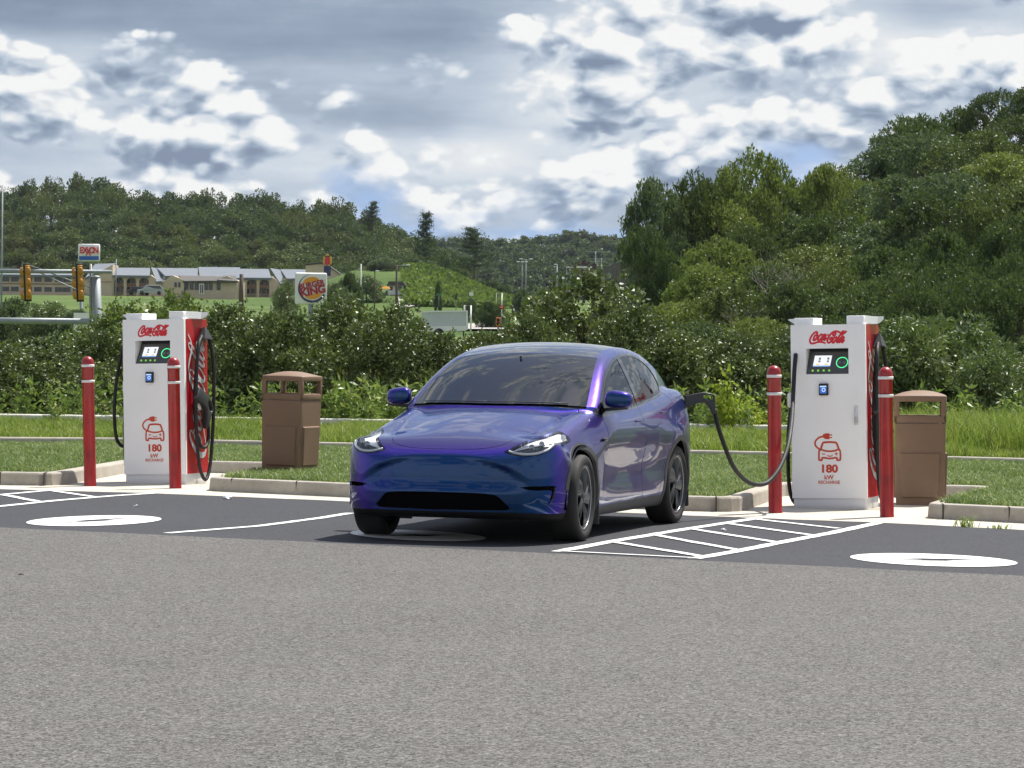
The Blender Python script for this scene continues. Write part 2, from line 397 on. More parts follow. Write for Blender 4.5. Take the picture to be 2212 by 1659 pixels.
sheet('asphalt_lot', [(-60, -30), (60, -30)] + [tuple(p) for p in edge[::-1]], 0.004, M_asph_l)
gpts = [G(*p) for p in ((-1500, 996), (-300, 1043), (0, 1056.5), (331, 1065.5), (752, 1083), (1478, 1113), (1697, 1121.5), (1898, 1128.5), (2212, 1145), (2600, 1162), (3800, 1226))]
gl = []
for a, b in zip(gpts[:-1], gpts[1:]): gl += wig(a, b, 10, .012, 5)[:-1]
gl.append(gpts[-1][:2])
sheet('asphalt_parking_bay', [tuple(p-[0, 1.0]) for p in edge] + [tuple(p) for p in gl[::-1]], 0.0, M_asph_d)
sheet('concrete_gutter', [tuple(p) for p in gl] + [(gl[-1][0], gl[-1][1]+9), (gl[0][0], gl[0][1]+9)], 0.001, M_conc)

# ------------------------------------------------------------------ kerbs and lawns
def sweep_kerb(name, line, h=.145, wd=.16, closed=False, back=1, z0=0.0):      # line of (x,y); the body lies to the left of it
    prof = [(0.0, z0-.03), (0.012, z0+h-.022), (.022, z0+h-.006), (.038, z0+h), (wd, z0+h), (wd, z0-.03)]
    P_ = [np.array(p[:2], float) for p in line]; mb = MB(); V = []; n = len(P_)
    for i, p in enumerate(P_):
        a = P_[max(i-1, 0)]; b = P_[min(i+1, n-1)]
        d1 = p-a if i else b-p; d2 = b-p if i < n-1 else p-a
        n1 = np.array([-d1[1], d1[0]])/np.hypot(*d1); n2 = np.array([-d2[1], d2[0]])/np.hypot(*d2)
        nn = (n1+n2); nn /= max(np.dot(nn, n1), .5)
        for o_, z in prof: V.append((*(p+nn*o_), z))
    k = len(prof); F = []
    for i in range(n-1):
        for j in range(k-1): F.append((i*k+j, (i+1)*k+j, (i+1)*k+j+1, i*k+j+1))
    mb.add(V, F, False); return mb.build(name, M_kerb)
def corner(a, b, c, r=.35, n=5):                              # rounded corner at b
    a, b, c = (np.array(p, float)[:2] for p in (a, b, c)); u = (a-b)/np.hypot(*(a-b)); v = (c-b)/np.hypot(*(c-b))
    p, q = b+u*r, b+v*r; return [tuple((1-t)**2*p+2*t*(1-t)*b+t*t*q) for t in np.linspace(0, 1, n)]
A0 = (-16.0, 33.95); A1 = G(128, 1050)[:2]; A2 = np.array([-4.62, 37.1]); A3 = np.array([-2.78, 36.75]); A4 = G(441, 1060.5)[:2]
B1 = G(1598, 1107)[:2]; B2 = np.array([3.0, 32.75]); B3 = np.array([5.08, 32.35]); B4 = G(1996.5, 1120)[:2]; B5 = G(2600, 1150)[:2]; B5b = np.array([12, 25.0])
M1 = G(749, 1074.5)[:2]; M2 = G(1482, 1104)[:2]
kl = [A0] + corner(A0, A1, A2, .42) + corner(A1, A2, A3, .25) + corner(A2, A3, A4, .25) + corner(A3, A4, M1, .3) + [tuple(M1), tuple(M2)] \
    + corner(M2, B1, B2, .36) + corner(B1, B2, B3, .25) + corner(B2, B3, B4, .25) + corner(B3, B4, B5, .2) + [tuple(B5), tuple(B5b)]
kerb = sweep_kerb('kerb', kl); tag(kerb, kind='structure')
# joints sawn across the kerb
jm = MB()
for px, py in ((0, 1048), (95, 1049.6), (500, 1063), (640, 1069.4), (1547, 1106), (2037, 1122), (2180, 1129)):
    p = G(px, py); jm.box((-.006, -.003, .0), (.006, .165, .1462), Matrix.Translation(Vector(p)) @ Matrix.Rotation(-.045, 4, 'Z'))
# thin dark joints are part of the kerb
M_joint = mat('dark joint', (.05, .045, .04), .9)
jm.build('joint', M_joint, kerb)
fk = [G(*p, .2) for p in ((-1400, 909), (0, 946), (260, 947.5), (1106, 966), (1650, 977.5), (2212, 992), (3400, 1030))]
far_kerb = sweep_kerb('far_kerb', fk, .06, .17, z0=.15); tag(far_kerb, kind='structure')
w_ = .15
inner = [(A0[0], A0[1]+w_), (A1[0]-w_, A1[1]+w_), (A2[0]-w_, A2[1]+w_), (A3[0]+w_, A3[1]+w_), (A4[0]+w_, A4[1]+w_), (M1[0], M1[1]+w_), (M2[0], M2[1]+w_), (B1[0]-w_, B1[1]+w_), (B2[0]-w_, B2[1]+w_), (B3[0]+w_, B3[1]+w_), (B4[0]+w_, B4[1]+w_+.03), (B5[0], B5[1]+w_+.02), (B5b[0], B5b[1]+w_)]
lawn_poly = inner + [tuple(p[:2]+[0, .02]) for p in fk[::-1]]
sheet('lawn_ground', lawn_poly, .135, M_soil)
wl = [PD(px, 900, 1)[0] for px in (0,)]
WALL = [(-30, 55.3), (-8.9, 53.2), (-1.5, 52.3), (5.6, 51.2), (8.8, 50.7), (26, 48.5)]
sheet('verge_ground', [tuple(p[:2]+[0, .15]) for p in fk] + [(26, 66), (-30, 70)], .16, M_soil)
wall = sweep_kerb('low_concrete_wall', WALL, .20, .34, z0=.12); wall.data.materials[0] = concrete('whitened concrete', (.74, .72, .66))
tag(wall, 'low pale concrete wall behind the rough grass at the foot of the bushes', 'wall')

def inside(poly, x, y):
    c = np.zeros(len(x), bool); n = len(poly)
    for i in range(n):
        x1, y1 = poly[i][:2]; x2, y2 = poly[(i+1) % n][:2]
        if y1 == y2: continue
        c ^= ((y1 > y) != (y2 > y)) & (x < (x2-x1)*(y-y1)/(y2-y1)+x1)
    return c
def blades(n, x, y, z, h, wd, lean=.5):                       # one bent triangle pair per blade
    n = len(x); a = rng.uniform(0, 2*np.pi, n); ca, sa = np.cos(a), np.sin(a); l = rng.normal(0, lean, (n, 2))*h[:, None]
    b = np.stack([x, y, z], 1); wv_ = np.stack([ca, sa, 0*ca], 1)*(wd/2)[:, None] if hasattr(wd, '__len__') else np.stack([ca, sa, 0*ca], 1)*wd/2
    mid = b+np.stack([l[:, 0]*.35, l[:, 1]*.35, h*.6], 1); tip = b+np.stack([l[:, 0], l[:, 1], h*rng.uniform(.8, 1, n)], 1)
    V = np.stack([b-wv_, b+wv_, mid+wv_*.8, mid-wv_*.8, tip], 1).reshape(-1, 3); i = np.arange(n)*5
    F = np.stack([i, i+1, i+2, i, i+2, i+3, i+3, i+2, i+4], 1).reshape(-1, 3); return V, F
def clump(x, y, s, seed=0):                                   # cheap value noise for uneven growth
    r = np.random.default_rng(seed); v = np.zeros_like(x)
    for k in range(5):
        a = r.uniform(0, 6.28); f = s*(1.7**k); v += np.sin((x*np.cos(a)+y*np.sin(a)*.6)*f+r.uniform(0, 6.28))*np.sin((x*-np.sin(a)+y*np.cos(a)*.6)*f*.8+r.uniform(0, 6.28))/(k*.6+1)
    return v
def field(name, poly, n, yr, h, wd, z, m, lean=.5, cl=.3, half=.185):
    y = rng.uniform(yr[0], yr[1], n); x = rng.uniform(-half, half, n)*y; k = inside(poly, x, y)
    x, y = x[k], y[k]; c = clump(x, y, 1.3, 3); k = rng.uniform(-2, 1.6, len(x)) < c+1.2; x, y, c = x[k], y[k], c[k]
    hh = h*rng.uniform(.45, 1.25, len(x))*(1+cl*c)
    V, F = blades(len(x), x, y, np.full(len(x), z), np.maximum(hh, h*.25), wd*rng.uniform(.6, 1.4, len(x)), lean)
    return tag(link(name, fast_mesh(name, V, F), m), kind='stuff')
g = field('lawn_grass', lawn_poly, 330000, (27.5, 45.5), .055, .0085, .135, M_lawn, .75)
tag(g, 'short mown lawn grass between the front kerb and the far kerb', 'grass')
vp = [tuple(p[:2]+[0, .18]) for p in fk] + [(p[0], p[1]-.05) for p in WALL[::-1]]
g = field('verge_grass', vp, 190000, (40, 54.5), .17, .011, .15, M_tall, .45, .4)
tag(g, 'tall yellow green rough grass between the far kerb and the low wall', 'grass')
# a taller stand of grass at the right end
n = 9000; y = rng.uniform(42, 51, n); x = rng.uniform(.128, .18, n)*y
V, F = blades(n, x, y, np.full(n, .15), .5*rng.uniform(.4, 1.3, n), .016, .35)
o = tag(link('tall_grass', fast_mesh('tall_grass', V, F), M_tall), 'stand of knee high arching grass in front of the right end of the low wall', 'grass', kind='stuff')

# ------------------------------------------------------------------ painted markings
def stripe(name, pts, wd, z=.0045, parent=None, seed=2):
    r = np.random.default_rng(seed); P_ = [np.array(p[:2], float) for p in pts]; Q = []
    for a, b in zip(P_[:-1], P_[1:]): Q += [a+(b-a)*i/8 for i in range(8)]
    Q.append(P_[-1]); L_ = []; R_ = []
    for i, p in enumerate(Q):
        d = Q[min(i+1, len(Q)-1)]-Q[max(i-1, 0)]; nn = np.array([-d[1], d[0]])/np.hypot(*d)
        L_.append(tuple(p+nn*(wd/2+r.normal()*.004))); R_.append(tuple(p-nn*(wd/2+r.normal()*.004)))
    return sheet(name, L_+R_[::-1], z, M_paint, kind='structure' if parent is None else None, parent=parent)
zz = .0052
def gg(*ps): return [G(*p)[:2] for p in ps]
stripe('bay_line', gg((362, 1152.5), (560, 1137), (690, 1120), (756, 1109)), .10, zz)
# hatched zone right of the car
stripe('hatched_marking', gg((1205, 1192.5), (1330, 1169), (1480, 1144), (1640, 1119.5)), .115, zz)
stripe('hatched_marking', gg((1500, 1207.5), (1590, 1192), (1700, 1170), (1800, 1151), (1896, 1130.5)), .12, zz)
for k, (a, b) in enumerate((((1625, 1121.5), (1812, 1142.5)), ((1565, 1131), (1750, 1156.5)), ((1492, 1143.5), (1680, 1173)), ((1415, 1157), (1603, 1191)), ((1325, 1172), (1520, 1203.5)), ((1212, 1192), (1508, 1207)))):
    stripe('hatched_marking', gg(a, b), .085 if k < 5 else .055, zz+.0012+.0004*k, seed=k)
# hatched zone at the left edge
stripe('hatched_marking', gg((-200, 1107), (0, 1094.5), (120, 1082), (240, 1072), (331, 1066.2)), .115, zz)
stripe('hatched_marking', gg((-200, 1079), (0, 1069.5), (100, 1060.5)), .10, zz)
for k, (a, b) in enumerate((((4, 1069), (82, 1084)), ((110, 1060.5), (205, 1074.5)), ((-120, 1076), (-40, 1096)))):
    stripe('hatched_marking', gg(a, b), .09, zz+.0012+.0004*k, seed=k+9)
def emblem(px, py, ang, rx=1.0, hole=True):                   # round painted emblem with a thin jagged bolt left bare
    c = G(px, py)[:2]; n = 72; L_, R_ = ang; cx = (G(L_, py)[0]+G(R_, py)[0])/2
    return c
def disc(name, pl, pr, pt, pb, tilt):
    pl, pr, pt, pb = (G(*p)[:2] for p in (pl, pr, pt, pb)); c = (pl+pr)/2; u = (pr-pl)/2; v = (pt-pb)/2
    bm = bmesh.new(); n = 96; outer = [bm.verts.new((*(c+u*math.cos(a)+v*math.sin(a)), zz)) for a in (2*math.pi*i/n for i in range(n))]
    bolt = [(-.50, .05), (.05, .20), (.62, .46), (.16, -.02), (.40, -.04), (-.10, -.22), (-.66, -.44), (-.12, -.0)]
    inn = [bm.verts.new((*(c+u*x+v*y), zz)) for x, y in bolt]
    es = [bm.edges.new((a[i], a[(i+1) % len(a)])) for a in (outer, inn) for i in range(len(a))]
    bmesh.ops.triangle_fill(bm, edges=es, use_beauty=True)
    bmesh.ops.recalc_face_normals(bm, faces=bm.faces)
    if sum(f.normal.z for f in bm.faces) < 0: bmesh.ops.reverse_faces(bm, faces=bm.faces)
    me = bpy.data.meshes.new(name); bm.to_mesh(me); bm.free(); tag(link(name, me, M_paint), kind='structure')
disc('round_marking', (57, 1129), (646*.54, 1122), (200, 1109.5), (190, 1131), 0)
disc('round_marking', (1837, 1203), (2198, 1218), (2030, 1196), (2010, 1221), 0)
disc('round_marking', (757, 1151), (1050, 1164), (920, 1147), (900, 1168), 0)
# litter and crumbs on the tarmac
M_litter = worn('crumpled paper', (.75, .75, .76), .8, .1)
def crumple(name, p, s, label):
    bm = bmesh.new(); bmesh.ops.create_icosphere(bm, subdivisions=2, radius=1); r = np.random.default_rng(int(p[0]*100) % 97)
    for v in bm.verts: v.co = Vector((v.co.x*s*(1+r.uniform(-.35, .5)), v.co.y*s*.8*(1+r.uniform(-.4, .4)), max(0, v.co.z+.6)*s*.45*(1+r.uniform(-.5, .5))))
    me = bpy.data.meshes.new(name); bm.to_mesh(me); bm.free(); o = link(name, me, M_litter); o.location = (p[0], p[1], .002); tag(o, label, 'litter'); return o
crumple('paper_scrap', G(491, 1078), .045, 'crumpled white paper scrap by the gutter left of the car')
crumple('paper_scrap', G(295, 1094), .025, 'small white paper scrap near the front of the left charger')
crumple('paper_scrap', G(1562, 1146), .022, 'tiny white paper scrap inside the striped zone right of the car')
bl = mat('black stone', (.01, .01, .01), .6)
o = crumple('stone', G(46, 1243), .016, 'small black stone lying on the grey asphalt at far left'); o.data.materials.clear(); o.data.materials.append(bl)
def tuft(p, n, h, label):
    x = p[0]+rng.normal(0, .05, n); y = p[1]+rng.normal(0, .03, n); V, F = blades(n, x, y, np.zeros(n), h*rng.uniform(.4, 1, n), .008, .6)
    return tag(link('grass_tuft', fast_mesh('grass_tuft', V, F), M_tall), label, 'grass tuft')
tuft(G(2088, 1138), 60, .13, 'weedy grass tuft growing from the gutter crack in front of the right kerb')
tuft(G(2158, 1142), 40, .06, 'low small grass tuft in the gutter nearest the right picture edge')

# ------------------------------------------------------------------ materials of the objects
M_white = worn('white powder coat', (.94, .94, .94), .35, .02, 3.)
M_plinth = worn('light grey powder coat', (.78, .78, .79), .4, .02, 3.)
M_cred = worn('red side panel', (.43, .003, .012), .35, .06, 3.)
M_ink = mat('red print', (.72, .022, .04), .4); M_ink2 = mat('orange red print', (.58, .065, .025), .4)
M_silver = mat('pale grey print', (.55, .55, .56), .35, .1)
M_rub = worn('black rubber', (.012, .012, .013), .62, .15, 20.)
M_plug = worn('dark grey plastic', (.035, .036, .038), .45, .1, 20.)
M_panel = mat('console grey', (.075, .075, .078), .4); M_dark = mat('console dark grey', (.02, .02, .02), .5)  # near black, for the recess back and the card reader
M_green = mat('lit green ring', (.05, .6, .2), .4, emit=(.08, .75, .30), es=.9); M_dot = mat('green button', (.25, .65, .08), .4, emit=(.2, .6, .06), es=.35)
M_scr = mat('lit screen', (.6, .6, .62), .2, emit=(.62, .64, .68), es=.75)
M_scrblue = mat('blue screen bar', (.1, .3, .6), .2, emit=(.10, .28, .55), es=.6); M_scry = mat('yellow screen button', (.7, .4, .02), .2, emit=(.7, .42, .05), es=.6)
M_scrk = mat('screen symbols', (.25, .25, .26), .3)
M_chrome = mat('brushed metal', (.62, .62, .63), .3, .9)
M_bred = worn('weathered red plastic', (.34, .004, .010), .36, .26, 4., coat=.25, bmp=.12, bscale=40.)
M_band = worn('white reflective tape', (.78, .77, .75), .5, .08, 12.)
M_brown = worn('brown moulded plastic', (.200, .122, .076), .55, .08, 3., bmp=.12, bscale=120.)
M_brown_in = mat('liner brown', (.13, .07, .05), .7)  # darker brown of the liner

LOGO = [
 [(436, 330, 8), (462, 302, 16), (458, 274, 16), (425, 266, 26), (372, 294, 38), (308, 360, 48), (260, 440, 58), (243, 512, 62), (256, 566, 50), (300, 592, 30), (380, 580, 15), (465, 553, 20), (535, 550, 34), (598, 556, 38), (648, 572, 20), (694, 592, 3)],
 [(440, 340, 10), (395, 372, 32), (357, 436, 40), (346, 488, 36), (372, 505, 26), (420, 462, 12), (455, 402, 10), (466, 352, 14), (440, 338, 12)],
 [(588, 372, 16), (602, 348, 16), (576, 336, 14), (530, 368, 28), (488, 428, 36), (470, 480, 36), (494, 500, 24), (536, 482, 10), (575, 445, 6)],
 [(712, 342, 14), (660, 345, 18), (606, 396, 32), (572, 460, 36), (574, 500, 24), (620, 470, 10), (690, 370, 10)],
 [(722, 338, 26), (684, 420, 32), (652, 480, 32), (664, 502, 22), (698, 455, 8), (720, 420, 4)],
 [(750, 358, 24), (788, 351, 18)],
 [(992, 285, 9), (985, 335, 9), (945, 378, 10), (918, 364, 12), (922, 318, 10), (955, 276, 12), (1000, 256, 18)],
 [(1000, 258, 14), (925, 272, 28), (850, 332, 44), (785, 418, 56), (748, 500, 62), (760, 560, 50), (800, 576, 32), (850, 542, 18), (892, 482, 12), (896, 442, 10), (868, 432, 14), (835, 462, 26), (812, 505, 6)],
 [(960, 262, 14), (1010, 254, 26), (1070, 270, 30), (1130, 300, 34), (1190, 322, 30), (1250, 300, 20), (1306, 248, 3)],
 [(988, 416, 10), (940, 448, 34), (902, 510, 42), (894, 560, 36), (922, 578, 26), (970, 530, 12), (1010, 470, 10), (1014, 424, 14), (988, 412, 12)],
 [(1160, 385, 6), (1215, 312, 9), (1228, 266, 12), (1196, 262, 14), (1148, 322, 26), (1080, 422, 34), (1030, 520, 36), (1030, 568, 28), (1066, 545, 10), (1110, 475, 6)],
 [(1228, 414, 14), (1175, 418, 18), (1120, 470, 32), (1088, 530, 36), (1090, 570, 24), (1136, 540, 10), (1200, 445, 10)],
 [(1240, 408, 26), (1202, 485, 32), (1168, 548, 32), (1180, 572, 22), (1214, 530, 8), (1238, 492, 4)]]
def script_logo(name, width, Mx, m, parent):                  # drawn in local x,z with its centre at the origin
    k = width/1090.0; V, F = ribbon([[((x-760)*k, -(y-423)*k, w_*k*(.64 if width < 1 else .85)) for x, y, w_ in s] for s in LOGO], 6)
    # every stroke a hair in front of the last so that no two faces share a plane
    mb = MB()
    cnt = 0; base = 0
    for si, s in enumerate(LOGO):
        n = len(spline(s, 6)) if len(s) > 2 else 2
        Vs = V[base:base+2*n]; mb.add([(x, -.0006-.00025*si, z) for x, z in Vs], [(2*i, 2*i+1, 2*i+3, 2*i+2) for i in range(n-1)], False, Mx); base += 2*n
    me = bpy.data.meshes.new(name); me.from_pydata(mb.v, [], mb.f); me.update(); return link(name, me, m, parent)
def strokes_obj(name, strokes, Mx, m, parent, step=.0002):
    mb = MB()
    for si, s in enumerate(strokes):
        pts = spline(s, 6) if len(s) > 2 else [np.array(p, float) for p in s]; V = []
        for i, p in enumerate(pts):
            t = pts[min(i+1, len(pts)-1)][:2]-pts[max(i-1, 0)][:2]; t = t/np.hypot(*t); nn = np.array([-t[1], t[0]])*max(p[2], .0005)/2
            V += [(p[0]+nn[0], -.0006-step*si, p[1]+nn[1]), (p[0]-nn[0], -.0006-step*si, p[1]-nn[1])]
        mb.add(V, [(2*i, 2*i+1, 2*i+3, 2*i+2) for i in range(len(pts)-1)], False, Mx)
    me = bpy.data.meshes.new(name); me.from_pydata(mb.v, [], mb.f); me.update(); return link(name, me, m, parent)

PLUG_OUT = [(0, .045), (.03, .06), (.15, .085), (.20, .088), (.275, .072), (.298, .045), (.292, .0), (.298, -.06), (.30, -.12), (.268, -.125), (.235, -.06), (.19, -.012), (.12, -.02), (.035, -.058), (0, -.05)]
PLUG_IN = [(.185, .058), (.215, .066), (.262, .055), (.276, .038), (.268, .018), (.232, .010), (.20, .026), (.178, .042)]
def plug_mesh(name, mir=1, thick=.042):
    bm = bmesh.new(); a = [bm.verts.new((x, -thick/2, z*mir)) for x, z in PLUG_OUT]; b = [bm.verts.new((x, -thick/2, z*mir)) for x, z in PLUG_IN]
    es = [bm.edges.new((v[i], v[(i+1) % len(v)])) for v in (a, b) for i in range(len(v))]
    bmesh.ops.triangle_fill(bm, edges=es, use_beauty=True)
    r = bmesh.ops.extrude_face_region(bm, geom=bm.faces[:]); bmesh.ops.translate(bm, verts=[v for v in r['geom'] if isinstance(v, bmesh.types.BMVert)], vec=(0, thick, 0))
    bmesh.ops.recalc_face_normals(bm, faces=bm.faces)
    se = [e for e in bm.edges if len(e.link_faces) == 2 and e.calc_face_angle(0) > R(60)]
    bmesh.ops.bevel(bm, geom=se, offset=.009, segments=3, profile=.5, affect='EDGES')
    for f in bm.faces: f.smooth = True
    me = bpy.data.meshes.new(name); bm.to_mesh(me); bm.free(); return me

CW, CD, CH = .76, .60, 1.85
TH = .335
def charger(corner, label, tall=1.0, door_handle=False, plugged=None):
    t = empty('charging_station', (0, 0, 0), -TH, label, 'charging station', 'charging stations behind the parking bays')
    rot = Matrix.Rotation(-TH, 3, 'Z'); off = rot @ Vector((CW/2, 0, 0)); t.location = (corner[0]-off.x, corner[1]-off.y, -.008)
    t.rotation_euler = (0, -.024, -TH); t.scale = (1, 1, tall)
    W2 = CW/2
    MB().bbox((-W2+.012, .012, 0), (W2-.012, CD-.012, .112), .004, 1).build('plinth', M_plinth, t)
    # cabinet front with the console recess left open
    rx0, rx1, rz0, rz1 = -.227, .208, 1.355, 1.612
    f = MB()
    for lo, hi in (((-W2, 0, .112), (W2, .06, rz0)), ((-W2, 0, rz1), (W2, .06, CH)), ((-W2, 0, rz0), (rx0, .06, rz1)), ((rx1, 0, rz0), (W2, .06, rz1))): f.box(lo, hi)
    f.box((-W2, .06, .112), (W2, CD, CH)) if False else None
    body = f
    body.box((-W2+.002, .0602, .1122), (W2-.002, CD, rz0-.001)); body.box((-W2+.002, .0602, rz1+.001), (W2-.002, CD, CH-.0005))
    body.box((-W2+.002, .185, rz0-.001), (W2-.002, CD, rz1+.001)); body.box((-W2+.002, .0602, rz0-.001), (rx0, .185, rz1+.001)); body.box((rx1, .0602, rz0-.001), (W2-.002, .185, rz1+.001))
    cab = body.build('cabinet', M_white, t)
    for sx_ in (1, -1):
        p = MB(); x0 = W2*sx_; p.box((min(x0-.002*sx_, x0+.004*sx_), .048, .118), (max(x0-.002*sx_, x0+.004*sx_), CD, CH-.002))
        for k in range(22): p.box((min(x0, x0+.007*sx_), .40, .86+k*.034), (max(x0, x0+.007*sx_), .575, .872+k*.034))
        pan = p.build('side_panel', M_cred, t)
        Mx = Matrix.Translation((x0+.0085*sx_, CD*.5+.01, .98)) @ (Matrix.Rotation(R(90)*sx_, 4, 'Z') @ Matrix.Rotation(R(-90), 4, 'Y'))
        if sx_ > 0: script_logo('script_lettering', 1.40, Mx, M_silver, pan)
        if sx_ > 0: text_obj('registered_mark', '\u00ae', .07, Matrix.Translation((x0+.009, .49, 1.60)) @ Matrix.Rotation(R(90), 4, 'Z') @ Matrix.Rotation(R(-90), 4, 'Y'), M_silver, pan)
    # console: grey sloping face, screen, buttons and ring
    c = MB(); c.box((rx0, .175, rz0), (rx1, .184, rz1)); con = c.build('console', M_dark, t)
    sl = MB(); V = [(rx0+.002, .012, rz0+.001), (rx1-.001, .012, rz0+.001), (rx1-.001, .120, rz1-.034), (rx0+.060, .120, rz1-.034)]
    sl.add(V, [(0, 1, 2, 3)]); sl.add([V[0], V[3], (rx0+.004, .170, rz1-.02)], [(0, 1, 2)]); sl.build('console_face', M_panel, con)
    # points on the sloping face
    ax = Vector((1, 0, 0)); sv = (Vector(V[2])-Vector(V[1])); Ls = sv.length; sv.normalize(); nn = ax.cross(sv).normalized()
    if nn.y > 0: nn = -nn
    def S_(x, s, o=.0015): return Vector((x, .012, rz0+.001))+sv*s+nn*o
    def quad(name, x0, x1, s0, s1, m, o, par, sk=0.0):
        q = MB(); q.add([S_(x0, s0, o), S_(x1, s0, o), S_(x1+sk, s1, o), S_(x0+sk, s1, o)], [(0, 1, 2, 3)]); return q.build(name, m, par)
    scr = quad('screen', -.168, .008, .082, .205, M_scr, .002, con, .012)
    quad('screen_bar', -.168, .008, .082, .093, M_scrblue, .0028, scr, .001)
    quad('screen_button', -.135, -.100, .100, .112, M_scry, .0028, scr); quad('screen_button', -.050, -.015, .100, .112, M_scry, .0028, scr)
    for cx in (-.112, -.026):
        quad('screen_symbol', cx, cx+.020, .158, .182, M_scrk, .003, scr); quad('screen_symbol', cx-.002, cx+.018, .130, .150, M_scrk, .003, scr)
    for k in range(4):
        q = MB(); q.lathe([(0, .004), (.011, .004), (.012, 0)], 14, Matrix.Translation(S_(-.165+k*.0565, .038)) @ nn.to_track_quat('Z', 'Y').to_matrix().to_4x4()); q.build('button', M_dot, con)
    q = MB(); tm = Matrix.Translation(S_(.128, .125)) @ nn.to_track_quat('Z', 'Y').to_matrix().to_4x4()
    q.lathe([(.053, 0), (.053, .003), (.061, .003), (.061, 0)], 40, tm); q.build('light_ring', M_green, con)
    for s_ in (-1, 1):
        q = MB()
        for k, r_ in enumerate((.016, .024, .032)): q.tube([tm @ Vector((s_*r_*math.cos(a), r_*math.sin(a)*.8, .001)) for a in np.linspace(-.6, .6, 6)], .0012, 4)
        q.build('contactless_mark', M_silver, con)
    # card reader
    q = MB(); q.bbox((-.090, -.034, 1.142), (.004, 0.001, 1.262), .008, 2); rd = q.build('card_reader', M_dark, t)
    q = MB(); q.box((-.078, -.0355, 1.162), (-.012, -.0338, 1.238)); q.build('reader_screen', mat('reader screen', (.02, .06, .2), .15, emit=(.03, .10, .35), es=.8), rd)
    q = MB(); q.lathe([(.012, 0), (.012, .0015), (.020, .0015), (.020, 0)], 24, Matrix.Translation((-.040, -.0356, 1.198)) @ Matrix.Rotation(R(90), 4, 'X')); q.box((-.078, -.0366, 1.226), (-.012, -.0357, 1.238)); q.build('reader_symbol', mat('reader symbol', (.4, .6, .9), .2, emit=(.35, .5, .8), es=.7), rd)
    # lettering and pictogram
    script_logo('script_logo', .385, Matrix.Translation((0.0, 0, 1.722)), M_ink, cab)
    k = .000885
    def q_(x, y, w_): return ((x-482)*k, (1590-y)*k, w_*k)
    ic = [[(420, 762, 22), (370, 775, 20), (326, 820, 20), (330, 870, 20), (380, 914, 20)],
          [(415, 762, 34), (428, 760, 52), (455, 761, 66), (489, 761, 68)], [(488, 747, 13), (521, 747, 13)], [(488, 776, 13), (521, 776, 13)],
          [(384, 918, 22), (408, 848, 22), (424, 832, 22), (490, 827, 22), (556, 832, 22), (574, 848, 22), (600, 918, 22)],
          [(384, 908, 18), (436, 925, 20), (490, 930, 20), (546, 925, 20), (598, 908, 18)],
          [(384, 910, 20), (368, 935, 20), (366, 1018, 20), (376, 1030, 20), (398, 1030, 20), (410, 1004, 20), (490, 1012, 20), (568, 1004, 20), (576, 1030, 20), (604, 1030, 20), (612, 1018, 20), (612, 935, 20), (598, 910, 20)],
          [(460, 975, 9), (492, 988, 11), (526, 975, 9)], [(402, 962, 11), (438, 962, 11)], [(548, 960, 11), (584, 960, 11)], [(566, 943, 11), (566, 978, 11)]]
    strokes_obj('vehicle_pictogram', [[q_(*p) for p in s] for s in ic], Matrix.Translation((0, -.0006, 0)), M_ink2, cab)
    text_obj('lettering', '180', .108, Matrix.Translation(((480-482)*k, -.001, (1168-1590)*-k)), M_ink2, cab, bold=.0045, sx=1.12)
    text_obj('lettering', 'kW', .062, Matrix.Translation(((478-482)*k, -.001, (1248-1590)*-k)), M_ink2, cab, bold=.0016)
    text_obj('lettering', 'RECHARGE', .044, Matrix.Translation(((479-482)*k, -.001, (1297-1590)*-k)), M_ink2, cab, bold=.0009, sx=1.0)
    # boxes on the roof
    q = MB(); q.bbox((-.350, .03, CH), (-.150, .40, CH+.070), .006, 2); q.add([(-.350, .06, CH+.01), (-.425, .10, CH+.050), (-.425, .10, CH+.062), (-.350, .06, CH+.064), (-.350, .34, CH+.01), (-.425, .30, CH+.050), (-.425, .30, CH+.062), (-.350, .34, CH+.064)],
        [(0, 1, 2, 3), (4, 7, 6, 5), (0, 4, 5, 1), (3, 2, 6, 7), (1, 5, 6, 2)]); q.build('roof_box', M_white, t)
    q = MB(); q.bbox((.188, .02, CH), (.362, .42, CH+.085), .006, 2)
    q.add([(.362, .10, CH+.005), (.430, .36, CH+.005), (.430, .36, CH+.080), (.362, .10, CH+.083), (.362, .48, CH+.005), (.420, .50, CH+.012), (.475, .44, CH+.052), (.475, .44, CH+.080), (.400, .54, CH+.082)],
          [(0, 1, 2, 3), (1, 5, 6), (1, 6, 7, 2), (3, 2, 7, 8), (0, 4, 5, 1), (4, 8, 7, 6, 5)]); q.build('roof_box', M_white, t)
    # cable hangers, cables and plugs on both sides
    for sx_ in (1, -1):
        x0 = W2*sx_
        h = MB(); h.add([(x0+.005*sx_, .33, 1.62), (x0+.095*sx_, .34, 1.64), (x0+.075*sx_, .40, 1.70), (x0+.05*sx_, .44, 1.765), (x0+.05*sx_, .47, 1.765), (x0+.075*sx_, .53, 1.69), (x0+.095*sx_, .57, 1.62), (x0+.005*sx_, .58, 1.60), (x0+.005*sx_, .45, 1.75)],
                        [(0, 1, 2), (0, 2, 3, 8), (8, 3, 4), (8, 4, 5, 7), (7, 5, 6), (1, 6, 5, 2), (2, 5, 4, 3), (0, 8, 7), (0, 7, 6, 1)])
        h.build('cable_hanger', M_plug, t)
